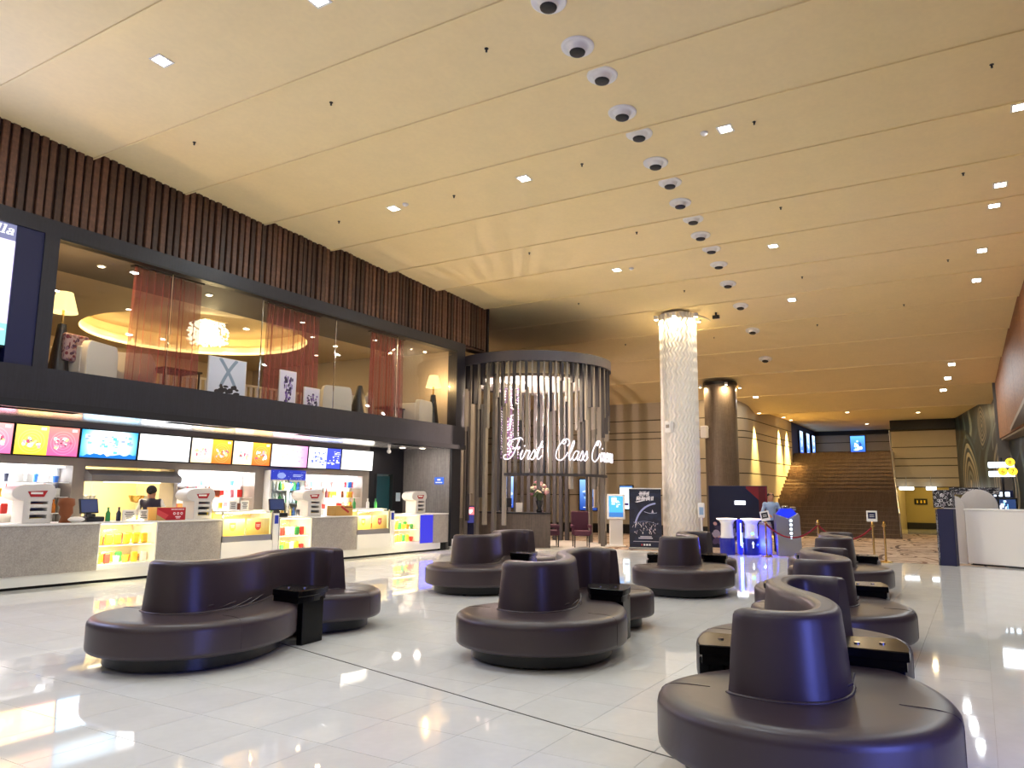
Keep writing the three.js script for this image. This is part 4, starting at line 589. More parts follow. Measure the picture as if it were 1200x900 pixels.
{
  const w = struct('wall_back', 'beige panelled rear wall with dark horizontal grooves, curving to stairs', 'wall');
  part('backing', strip(wallPath, 0, 5.9, -.03, .2), M.groove, w); part('skirting', strip(wallPath, 0, .36, .01, .04), M.black, w);
  const hs = [.38, 1.6, 2.5, 3.06, 3.93, 4.2, 4.7, 5.52]; for (let i = 0; i < hs.length - 1; i++) part('wall_board', strip(wallPath, hs[i] + .02, hs[i + 1] - .02, 0, .03), M.beige, w);
  const washers = [[-7.46, -31.95], [-7.3, -35.9], [-7.26, -37.3]]; washers.forEach(([x, z], i) => { const y = z < -32.2 ? 5.18 : 5.0, d = thing('wall_washer', `recessed wall washer ${['nearest the brown column', 'second along the curved wall', 'at the stair top end of the curved wall'][i]}`, 'light', [x, y, z]); part('trim_ring', cy(.09, .09, .014, 0, -.006, 0), M.white, d); part('lens', cy(.065, .065, .012, 0, -.014, 0), glow('#ffedc4', 5), d); const l = new THREE.SpotLight('#ffe08c', i ? 280 : 170, 0, .36, .8); l.position.set(0, -.03, 0); l.target.name = 'aim_point'; l.target.position.set(-.1, -2.6, 0); l.castShadow = true; l.shadow.radius = 2; d.add(l, l.target); });
}
function poster(name, label, cat, w, h, pos, turn, k, draw, rim = M.black) { const t = thing(name, label, cat, pos, turn); part('frame', rb(w + .08, h + .08, .06, .015, 0, 0, 0), rim, t); const p = part('display', new THREE.PlaneGeometry(w, h), screenMat(canvasTex(160, Math.round(160 * h / w), draw), k), t); p.position.z = .033; return t; }
const film = (a, b, c3) => (c, w, h) => { const g = c.createLinearGradient(0, 0, 0, h); g.addColorStop(0, a); g.addColorStop(1, b); c.fillStyle = g; c.fillRect(0, 0, w, h); for (let i = 0; i < 24; i++) { c.fillStyle = [c3, '#ffffff', '#0a1a4a', a][i % 4]; c.globalAlpha = .6; c.beginPath(); c.ellipse(w / 2 + rr(-40, 40), h * .5 + rr(-50, 60), rr(4, 18), rr(4, 22), rnd() * 3, 0, 7); c.fill(); } c.globalAlpha = 1; c.fillStyle = '#ffffff'; c.fillRect(w * .2, h * .9, w * .6, 5); };
poster('lit_poster', 'lit pale poster on the rear wall behind the kiosk', 'poster', .56, .95, [-12.55, 1.5, -29.95], 0, 1.0, (c, w, h) => { c.fillStyle = '#cfe6f2'; c.fillRect(0, 0, w, h); c.strokeStyle = '#8ab0a0'; c.lineWidth = 6; c.beginPath(); c.moveTo(60, 60); c.lineTo(80, 150); c.lineTo(105, 60); c.stroke(); c.fillStyle = '#3a2a4a'; c.fillRect(50, 200, 60, 30); c.fillStyle = '#4a6a9a'; c.fillRect(0, 0, w, 20); });
poster('lit_poster', 'blue lit poster seen through the reception slats, right', 'poster', .8, 1.3, [-14.3, 1.6, -29.95], 0, .7, film('#8ab8f0', '#1a3a8a', '#d8ecff')); poster('lit_poster', 'blue lit poster seen through the reception slats, left', 'poster', .9, 1.4, [-18.4, 1.7, -29.95], 0, .9, film('#a8c8ff', '#2a4ab0', '#ffffff'));
// ---------------------------------------------------------------- stairs and upper hall
{
  const st = thing('grand_staircase', 'wide dark carpeted staircase rising to the upper hall', 'staircase'); const N = 22, z0 = -33.2, run = .265, rise = .168;
  for (let i = 0; i < N; i++) { const y1 = (i + 1) * rise, xr = -2.62 - .029 * i, xl = i < 13 ? -7.62 : -7.58 + (i - 12) * .012; part('step', boxUV(mergeGeometries([clean(bb(xl, xr, y1 - rise, y1 - .03, z0 - i * run, z0 - (i + 1) * run - .3)), clean(bb(xl, xr, y1 - .03, y1, z0 - i * run + .03, z0 - (i + 1) * run - .3))])), M.stair, st); }
  part('stringer', [0, 1].map(k => { const s = new THREE.Shape([[0, 0], [.2, 0], [N * run + .2, N * rise - .1], [N * run + .2, N * rise + .12], [N * run, N * rise + .12]].map(p => new THREE.Vector2(...p))); return new THREE.ExtrudeGeometry(s, { depth: .06, bevelEnabled: false }).rotateY(Math.PI / 2 + .109).translate(-2.6, 0, -33.15); })[0], M.stair, st);
  const hr = thing('handrail', 'slim steel handrail along the right of the stairs', 'handrail'); part('rail', tube([[-2.6, .95, -33.2], [-2.95, 2.8, -36.1], [-3.26, 4.65, -39.0]], .03, 24, 8), M.steel, hr); for (let k = 0; k < 5; k++) part('post', cy(.018, .018, .9, -2.61 - .03 * 22 * k / 4.4, .5 + k * .9, -33.3 - k * 1.4, 8), M.steel, hr);
  const up = struct('floor', 'upper hall floor at the head of the stairs', 'floor'); part('upper_slab', bb(-9.5, -3.25, 3.5, 3.696, -39.0, -45.4), M.stair, up);
  const uw = struct('wall_upper', 'beige boarded walls of the upper hall', 'wall');
  for (const [a, b] of [[3.7, 4.05], [4.09, 4.55], [4.59, 4.98]]) part('wall_board', bb(-9.5, -3.3, a, b, -45.2, -45.17), M.beige, uw); part('backing', bb(-9.5, 2.5, 0, 5.4, -45.5, -45.2), M.groove, uw);
  const hs = [2.08, 2.5, 3.06, 3.4, 3.93, 4.7]; for (let i = 0; i < 5; i++) part('wall_board', bb(-3.3, -.5, hs[i] + .02, hs[i + 1] - .02, -40.03, -40), M.beige, uw); part('over_passage', bb(-3.3, -.5, 2.06, 5.3, -40.3, -40.03), M.groove, uw);
  part('dark_side', bb(-7.6, -7.5, 3.6, 5.3, -38.35, -45.2), M.navy, uw); part('stair_cheek', bb(-3.3, -3.2, 0, 3.7, -39, -45.2), M.beige, uw);
  const hc = struct('ceiling', 'flat dim ceiling over the stair hall', 'ceiling'); part('panel', bb(-9.6, 2.6, 5.2, 5.3, -32.1, -45.5), M.ceiling, hc); part('passage_ceiling', bb(-3.3, .6, 2.6, 2.7, -40.3, -45.2), M.cream, hc); part('shade_band', bb(-9.5, -.5, 5.0, 5.2, -45.16, -45.0), M.black, hc); part('shade_band', bb(-3.3, -.5, 4.75, 5.2, -40.0, -39.9), M.black, hc);  // black strips paint the shaded recess at the wall tops
  poster('lit_poster', 'bright blue film poster above the stairs', 'poster', .72, 1.0, [-5.35, 4.4, -45.12], 0, 1.3, film('#4a8af0', '#123a9a', '#e0f0ff')); 
  [[-40.6, 'nearest the stair head'], [-42.4, 'in the middle'], [-44.0, 'deepest in the hall']].forEach(([z, l]) => poster('lit_poster', `narrow blue poster on the dark upper side wall, ${l}`, 'poster', .8, 1.1, [-7.46, 4.35, z], Math.PI / 2, 1.0, film('#bcd8ff', '#2a5ad0', '#ffffff')));
  // passage
  const pw = struct('wall_passage', 'yellow lit wall at the end of the right passage', 'wall'); part('end_panel', bb(-3.2, .6, .3, 2.6, -45.18, -45.05), std('#a89a6c', .6), pw); part('skirting', bb(-3.2, .6, 0, .32, -45.2, -45.04), M.dark, pw);
  const pl = thing('restroom_plaque', 'small black plaque on the yellow passage wall', 'sign', [-2.5, 1.4, -45.02]); part('plate', bx(.6, .3, .03), M.black, pl); for (const k of [-.16, .02, .17]) part('pictogram', bx(.07, .14, .006, k, 0, .018), M.yellow, pl);
  [[-2.6, -41.4], [-1.4, -41.4], [-2.0, -43.6]].forEach(([x, z], i) => { const d = thing('passage_light', `warm ceiling light in the right passage, ${['left front', 'right front', 'rear'][i]}`, 'light', [x, 2.6, z]); part('trim_ring', cy(.1, .1, .014, 0, -.006, 0), M.white, d); part('lens', cy(.07, .07, .012, 0, -.012, 0), glow('#ffe6a0', 5), d); area(d, .16, .16, '#ffd878', 90, [0, -.03, 0], [0, -1, -.2]); });
  [[-2.75, 'with a yellow number disc beside the stairs'], [-1.75, 'over the passage opening']].forEach(([x, l], i) => { const s = thing('lit_direction_sign', `small white lit sign ${l}`, 'sign', [x, 2.02, -39.7]); part('light_box', rb(i ? .42 : .6, .15, .08, .02), glow('#e8f4ff', 1.5), s); part('hanger', cy(.01, .01, .5, 0, .3, -.02, 8), M.steel, s); if (!i) part('number_disc', cy(.15, .15, .03, .2, .08, .055, 24).rotateX(0), M.yellow, s).rotation.x = 0; });
}
// ---------------------------------------------------------------- right wall: wood overhang and agate wall
{
  const w = struct('wall_right', 'upper right wall of glossy reddish wood panels', 'wall');
  for (let k = 0; k < 18; k++) { const za = 6 - k * 2, zb = za - 1.985, g = boxUV(bx(.12, 4.15, Math.hypot(1.985, 1.985 * .087), 0, 0, 0)); const m = part('wood_panel', g, k % 2 ? M.woodRight : M.woodRight, w); m.position.set(RW((za + zb) / 2) + .06, 5.63, (za + zb) / 2); m.rotation.y = Math.atan(.087); }
  part('lower_edge', bx(.5, .08, 36.2, 0, 0, 0), M.taupe, w).position.set(RW(-12) + .3, 3.53, -12); w.children[w.children.length - 1].rotation.y = Math.atan(.087);
  part('overhang_soffit', bb(1.0, 6.8, 3.6, 3.7, 6, -30), M.taupe, w);
  part('end_cap', bb(.7, 6.8, 0, 7.7, -30.05, -30.2), M.void, w);
  const a = struct('wall_right_agate', 'dark blue agate patterned wall beside the passage', 'wall'); const x0 = 1.89, z0 = -25, x1 = -.82, z1 = -41.1, L = Math.hypot(x1 - x0, z1 - z0); const g = new THREE.BoxGeometry(L, 5.4, .1); const m = part('agate_panel', g, M.agate, a); m.position.set((x0 + x1) / 2 + .05, 2.7, (z0 + z1) / 2); m.rotation.y = Math.PI / 2 - Math.atan2(x0 - x1, z0 - z1) * -1 - Math.PI; m.rotation.y = Math.atan2(-(z1 - z0), x1 - x0);
}
// ---------------------------------------------------------------- ticket booth at the right edge
{
  const b = thing('ticket_counter', 'plain white ticket counter at the right edge', 'counter', [-.28, 0, -21.45], -.448); part('front', rb(3.2, 1.27, .08, .02, 1.6, .675, -.04), M.whiteGloss, b); part('counter_top', rb(3.22, .05, .6, .015, 1.6, 1.3, -.28), M.white, b); part('side', bx(.06, 1.27, .56, .05, .66, -.3), M.white, b); part('toe', bx(3.1, .05, .06, 1.6, .025, -.06), M.black, b);
  const arch = (w, h) => { const s = new THREE.Shape(); s.moveTo(-w / 2, 0); s.lineTo(-w / 2, h - w / 2); s.absarc(0, h - w / 2, w / 2, Math.PI, 0, true); s.lineTo(w / 2, 0); s.closePath(); return new THREE.ExtrudeGeometry(s, { depth: .06, bevelSize: .008, bevelThickness: .008, bevelSegments: 2 }); };
  const a1 = thing('arch_panel', 'narrow white arch panel left of the ticket counter', 'panel', [-.5, 0, -21.85], -.1); part('arch_board', arch(.42, 1.62), std('#d6d2d0', .4), a1); part('foot', bx(.4, .02, .3, 0, .01, -.05), M.white, a1);
  const a2 = thing('arch_panel', 'wide rounded white arch panel behind the ticket counter', 'panel', [.02, 0, -22.4], -.1); part('arch_board', arch(.82, 1.78), std('#d9d5d4', .4), a2); part('foot', bx(.6, .02, .3, 0, .01, -.05), M.white, a2);
  const lace = canvasTex(256, 256, (c, w, h) => { c.fillStyle = '#14131c'; c.fillRect(0, 0, w, h); for (let i = 0; i < 70; i++) { c.strokeStyle = ['#e8e4ea', '#a8a2b0', '#ffffff'][i % 3]; c.lineWidth = rr(2, 6); const x = rnd() * w, y = rnd() * h; c.beginPath(); c.arc(x, y, rr(6, 24), rnd() * 6, rnd() * 6 + 2); c.stroke(); } });
  const s = thing('black_standee', 'tall dark navy standee with white floral top', 'standee', [-.68, 0, -21.0], -.25); part('board', rb(.34, 1.32, .22, .01, .04, .66, 0), M.navy, s); part('floral_head', rb(.42, .42, .2, .01, 0, 1.55, 0), std('#ffffff', .6, { map: lace }), s); part('side_edge', bx(.04, 1.3, .23, -.15, .65, 0), std('#ffffff', .6, { map: lace }), s);
  const s2 = thing('floral_valance', 'black and white floral strip above the arch panels', 'valance', [-.05, 1.75, -22.65], -.1); part('strip_board', bx(1.1, .18, .04), std('#ffffff', .6, { map: lace }), s2); part('post', bx(.05, 1.62, .04, -.5, -.88, 0), M.dark, s2); part('post', bx(.05, 1.62, .04, .5, -.88, 0), M.dark, s2);
  const sg = thing('lit_number_sign', 'post with two white lit signs and yellow number discs', 'sign', [.58, .0, -23.0], -.1); part('pole', cy(.03, .03, 2.6, 0, 1.3, -.08, 12), M.dark, sg); part('foot', cy(.2, .22, .03, 0, .015, -.08), M.dark, sg);
  for (const [y, ds] of [[2.42, [.2]], [2.19, [.03, .24]]]) { const p = part('light_box', rb(.56, .14, .07, .015, 0, y, 0), glow('#e4f2ff', 1.7), sg); for (const x of ds) { const tex = canvasTex(96, 96, (c, w, h) => { c.fillStyle = '#f5c32c'; c.fillRect(0, 0, w, h); c.fillStyle = '#4a3208'; c.font = 'bold 66px sans-serif'; c.textAlign = 'center'; c.fillText(y > 2.3 ? '8' : x < .1 ? '6' : '7', 48, 72); }); const d = part('number_disc', new THREE.CircleGeometry(.1, 32), screenMat(tex, 1.2), p); d.position.set(x, y + .06, .05); part('disc_back', cy(.105, .105, .02, 0, 0, 0, 24).rotateX(Math.PI / 2).translate(x, y + .06, .036), M.yellow, p); } }
  area(sg, .56, .4, '#e4f0ff', 2, [0, 2.3, .12], [0, -.1, 1]);
  const m1 = thing('ticket_monitor', 'bright blue monitor strip behind the ticket counter', 'monitor', [.55, 0, -23.3]); part('bezel', rb(.5, .2, .05, .015, 0, 1.68, 0), M.navy, m1); part('display', bx(.34, .11, .01, 0, 1.68, .03), glow('#d8ecff', 1.6), m1); part('pole', cy(.03, .03, 1.6, 0, .8, 0, 10), M.dark, m1);
  poster('ticket_monitor', 'film trailer monitor low behind the ticket counter', 'monitor', .5, .26, [.57, 1.42, -22.9], -.05, 1.1, (c, w, h) => { c.fillStyle = '#1a2a4a'; c.fillRect(0, 0, w, h); for (let i = 0; i < 14; i++) { c.fillStyle = ['#e8f4ff', '#6aa0d8', '#ffffff', '#2a3a5a'][i % 4]; c.fillRect(rr(0, 140), rr(0, 70), rr(6, 20), rr(10, 50)); } });
}
// ---------------------------------------------------------------- kiosk, roll-up, standee, gates, stanchions
{
  const k = thing('self_service_kiosk', 'white self service kiosk with tilted touch screen', 'kiosk', [-9.75, 0, -22.4], .45); part('foot', rb(.6, .03, .5, .01, 0, .015, 0), M.white, k); part('body', rb(.42, .85, .2, .03, 0, .45, 0), M.whiteGloss, k);
  const h = part('screen_head', rb(.56, .8, .09, .025, 0, 0, 0), M.whiteGloss, k); h.position.set(0, 1.22, .05); h.rotation.x = -.2; const d = part('display', new THREE.PlaneGeometry(.44, .66), screenMat(canvasTex(128, 192, (c, w, hh) => { c.fillStyle = '#3a8ad0'; c.fillRect(0, 0, w, hh); c.fillStyle = '#eaf6ff'; c.fillRect(26, 14, 44, 44); c.fillRect(26, 66, 30, 12); for (let i = 0; i < 8; i++) c.fillRect(rr(60, 100), rr(20, 100), rr(8, 20), 5); c.fillStyle = '#2a5a90'; c.fillRect(0, 150, w, 42); }), 1.0), h); d.position.z = .048;
  const tex = canvasTex(360, 640, (c, w, h2) => {
    c.fillStyle = '#161a30'; c.fillRect(0, 0, w, h2); for (let i = 0; i < 60; i++) { c.fillStyle = '#26304e'; c.globalAlpha = .4; c.beginPath(); c.ellipse(rnd() * w, rnd() * h2, rr(10, 60), rr(8, 40), 0, 0, 7); c.fill(); } c.globalAlpha = 1;
    c.fillStyle = '#f2eef4'; for (let i = 0; i < 9; i++) { c.save(); c.translate(122 + i * 13, 28); c.rotate(.12); c.fillRect(0, rr(-6, 4), i % 3 === 2 ? 5 : 9, 48); c.restore(); } for (let i = 0; i < 14; i++) { c.save(); c.translate(86 + i * 14, 84); c.rotate(.15); c.fillRect(0, rr(-10, 4), i % 4 === 3 ? 5 : 10, 46); c.restore(); } c.fillRect(110, 46, 110, 7); c.fillRect(84, 104, 150, 7); c.beginPath(); c.moveTo(64, 142); c.lineTo(150, 124); c.lineTo(170, 130); c.lineTo(90, 150); c.fill();
    c.strokeStyle = '#a8aee0'; c.lineWidth = 20; c.lineCap = 'round'; c.beginPath(); c.moveTo(70, 370); c.quadraticCurveTo(120, 190, 290, 160); c.stroke(); c.lineWidth = 5; c.strokeStyle = '#d8d8ee'; c.beginPath(); c.moveTo(170, 250); c.quadraticCurveTo(240, 280, 310, 262); c.stroke(); c.fillStyle = '#d8d0e0'; c.beginPath(); c.moveTo(250, 262); c.lineTo(262, 225); c.lineTo(278, 262); c.fill();
    for (let i = 0; i < 50; i++) { c.fillStyle = ['#e8dce0', '#9a8ea0', '#c8b8c0'][i % 3]; c.save(); c.translate(rr(40, 330), 360 + rr(0, 120)); c.rotate(rr(-1, 1)); c.fillRect(0, 0, rr(4, 10), rr(10, 34)); c.restore(); } c.strokeStyle = '#8a90b0'; c.lineWidth = 4; c.beginPath(); c.moveTo(50, 380); c.quadraticCurveTo(180, 330, 320, 390); c.stroke();
    c.fillStyle = '#d8d4e0'; c.fillRect(120, 520, 130, 9); c.fillRect(100, 536, 160, 11); c.fillRect(40, 576, 290, 4); c.fillStyle = '#d04a5a'; c.fillRect(130, 606, 16, 18); c.fillStyle = '#ffffff'; for (let i = 0; i < 3; i++) c.fillRect(156 + i * 30, 604, 20, 20);
  });
  const r = thing('rollup_banner', 'dark blue roll-up film banner left of the white column', 'banner', [-8.42, 0, -21.5], .3); part('base', rb(.98, .07, .2, .02, 0, .035, 0), M.steel, r); part('panel_board', bx(.94, 1.7, .02, 0, .92, 0), M.black, r); part('panel_print', new THREE.PlaneGeometry(.93, 1.69), std('#ffffff', .5, { map: tex }), r).position.set(0, .92, .012); part('top_rail', bx(.96, .03, .03, 0, 1.78, 0), M.white, r);
  const st = thing('film_standee', 'wide dark blue film standee with red drape behind gates', 'standee', [-6.35, 0, -24.0], .3); part('panel_board', rb(1.75, 1.9, .08, .01, 0, .95, 0), M.navy, st);
  part('panel_print', new THREE.PlaneGeometry(1.72, 1.86), std('#ffffff', .5, { map: canvasTex(512, 560, (c, w, h2) => { c.fillStyle = '#0c1436'; c.fillRect(0, 0, w, h2); c.fillStyle = '#7a1420'; c.beginPath(); c.moveTo(330, 0); c.lineTo(w, 0); c.lineTo(w, 200); c.quadraticCurveTo(440, 120, 330, 20); c.fill(); c.fillStyle = '#5a0e18'; c.fillRect(440, 0, 60, 260); for (let i = 0; i < 46; i++) { c.fillStyle = ['#a8a0c0', '#5a4a7a', '#3a3456', '#c8a0a8', '#7a7aa8'][i % 5]; c.beginPath(); c.ellipse(rr(30, 400), rr(330, 520), rr(10, 34), rr(12, 40), rnd(), 0, 7); c.fill(); } }) }), st).position.set(0, .95, .042); part('lit_window', bx(.32, .12, .02, .06, 1.38, .05), glow('#f0f6ff', 1.4), st);
  part('strut', bx(.06, 1.2, .5, 0, .6, -.28), M.dark, st);
  const sp2 = thing('plush_base', 'pale box at the foot of the film standee', 'box', [-5.75, 0, -22.0], .3); part('carton', rb(.4, .28, .3, .02, 0, .14, 0), M.cream, sp2); part('tape', bx(.06, .004, .3, 0, .282, 0), M.paper, sp2);
  function pod(x, z, l, arrow) { const p = thing('gate_pod', l, 'gate', [x, 0, z], .45); part('lower_drum', lathe([[0, 0], [.2, 0], [.2, .44], [0, .44]], 32), glow('#0a1690', .3), p); part('upper_drum', lathe([[.17, .44], [.19, .48], [.17, .52], [.16, .82], [.2, .9], [.27, .94], [.27, .98], [0, 1.0]], 32), M.whiteGloss, p); part('light_rim', new THREE.TorusGeometry(.262, .014, 8, 40).rotateX(Math.PI / 2).translate(0, .965, 0), glow('#ffd8d0', 1.6), p); if (arrow) { part('arrow_head', new THREE.ConeGeometry(.05, .08, 3).translate(0, .34, .205), glow('#cfe0ff', 1.4), p); part('arrow_stem', bx(.025, .1, .01, 0, .25, .203), glow('#cfe0ff', 1.4), p); part('status_light', bx(.06, .05, .01, 0, .58, .17), glow('#60ff9a', 2), p); }
    const l2 = new THREE.PointLight('#2030ff', 1.5); l2.position.set(.32, .3, .1); l2.castShadow = true; p.add(l2); }
  pod(-5.92, -21.15, 'white topped blue gate pod, left one'); pod(-5.32, -21.35, 'white topped blue gate pod with arrow, right one', true);
  { const f = thing('gate_fin', 'blue glowing barrier fin beside the left gate pod', 'gate', [-5.62, 0, -21.3], .45); part('fin_body', rb(.1, .94, .3, .03, 0, .48, 0), glow('#1424e0', .55), f); part('light_bar', bx(.02, .6, .02, .0, .55, .155), glow('#cfe4ff', 2.4), f); part('light_bar', bx(.02, .4, .02, .03, .4, .155), glow('#80b0ff', 2.4), f); area(f, .1, .9, '#3040ff', 10, [.0, .5, .2], [.3, 0, 1]); }
  { const g = thing('gate_cabinet', 'plain grey gate cabinet behind the sign stand', 'gate', [-5.05, 0, -21.8], .2); part('cabinet_body', rb(.34, .84, .5, .05, 0, .42, 0), M.taupe, g); part('cap', rb(.3, .04, .4, .015, 0, .85, 0), M.steel, g);
    const w = thing('gate_cabinet', 'silver ticket gate with blue lights and slanted top', 'gate', [-4.4, 0, -21.6], .35); const s = new THREE.Shape([[-.28, 0], [.3, 0], [.27, 1.06], [.24, 1.12], [0, .98], [-.33, 1.1]].map(p => new THREE.Vector2(...p))); part('cabinet_body', new THREE.ExtrudeGeometry(s, { depth: .36, bevelSize: .015, bevelThickness: .015, bevelSegments: 2 }).translate(0, 0, -.2), M.steel, w);
    part('blue_top', new THREE.ExtrudeGeometry(new THREE.Shape([[-.3, 1.1], [0, .985], [.23, 1.11], [.1, 1.26], [-.18, 1.26]].map(p => new THREE.Vector2(...p))), { depth: .2, bevelEnabled: false }).translate(0, 0, -.1), glow('#1830e0', .5), w); part('scanner', rb(.16, .12, .14, .03, -.06, 1.28, .02), M.chrome, w); part('scanner', rb(.16, .1, .14, .03, .14, 1.26, .0), M.chrome, w);
    for (let k2 = 0; k2 < 5; k2++) part('status_light', cy(.035, .035, .012, .05, .56 + k2 * .1, .178, 16).rotateX(0), glow('#cfe4ff', 2.2), w); w.children.filter(c => c.name === 'status_light').forEach((c, i) => { c.geometry = new THREE.CylinderGeometry(.035, .035, .012, 16).rotateX(Math.PI / 2).translate(.05, .5 + i * .11, .178); }); area(w, .1, .6, '#4a6aff', 9, [.05, .8, .22], [0, 0, 1]); part('plinth', bx(.56, .03, .36, .01, .015, -.02), M.black, w); }
  const posts = [[-4.86, -21.05], [-3.52, -20.9], [-2.22, -20.6], [-2.0, -20.95]];
  function stanchion(i, l) { const [x, z] = posts[i], t = thing('stanchion', l, 'stanchion', [x, 0, z]); part('base', lathe([[0, 0], [.14, 0], [.15, .012], [.13, .03], [.04, .05], [.025, .07], [0, .07]], 28), M.brass, t); part('pole', cy(.025, .025, .86, 0, .48, 0, 16), M.brass, t); part('finial', lathe([[0, .9], [.035, .91], [.04, .94], [.025, .98], [0, 1.0]], 16), M.brass, t); part('collar', new THREE.TorusGeometry(.05, .01, 8, 20).rotateX(Math.PI / 2).translate(0, .88, 0), M.brass, t); return t; }
  function topSign(t, y, tilt, ink) { const s = part('sign_plate', rb(.24, .26, .02, .01), M.white, t); s.position.set(0, y, .03); s.rotation.z = tilt; part('sign_print', bx(.17, .15, .004, 0, .015, .012), ink, s); for (let k2 = 0; k2 < 2; k2++) part('print_line', bx(.1, .012, .005, 0, .03 - k2 * .04, .014), M.paper, s); }
  topSign(stanchion(0, 'brass stanchion with tilted notice beside the silver gate'), 1.06, .2, M.fascia); stanchion(1, 'brass stanchion holding two red ropes, right of the silver gate'); topSign(stanchion(2, 'brass stanchion topped by a square blue notice'), 1.12, 0, M.navy); stanchion(3, 'plain brass stanchion just behind the blue notice');
  const rope = (a, b, l) => { const t = thing('velvet_rope', l, 'rope'); const pts = []; for (let k2 = 0; k2 <= 8; k2++) { const u = k2 / 8; pts.push([posts[a][0] * (1 - u) + posts[b][0] * u, .86 - .34 * 4 * u * (1 - u), posts[a][1] * (1 - u) + posts[b][1] * u]); } part('cord', tube(pts, .022, 40, 10), M.rope, t); for (const e of [0, 8]) part('end_hook', cy(.026, .026, .07, pts[e][0], .86, pts[e][2], 10), M.brass, t); };
  rope(0, 1, 'red velvet rope between the silver gate and middle stanchion'); rope(1, 2, 'red velvet rope from middle stanchion to the blue notice');
  const hs = thing('sanitizer_stand', 'slim white dispenser on a pole beside the white column', 'dispenser', [-6.95, 0, -22.2], .3); part('pole', cy(.03, .03, .95, 0, .48, 0, 12), M.white, hs); part('foot', cy(.16, .17, .02, 0, .01, 0), M.white, hs); part('dispenser_body', rb(.2, .44, .12, .04, 0, 1.16, 0), M.whiteGloss, hs); part('label_print', bx(.12, .22, .006, 0, 1.14, .062), std('#9ab8d8', .5), hs);
}
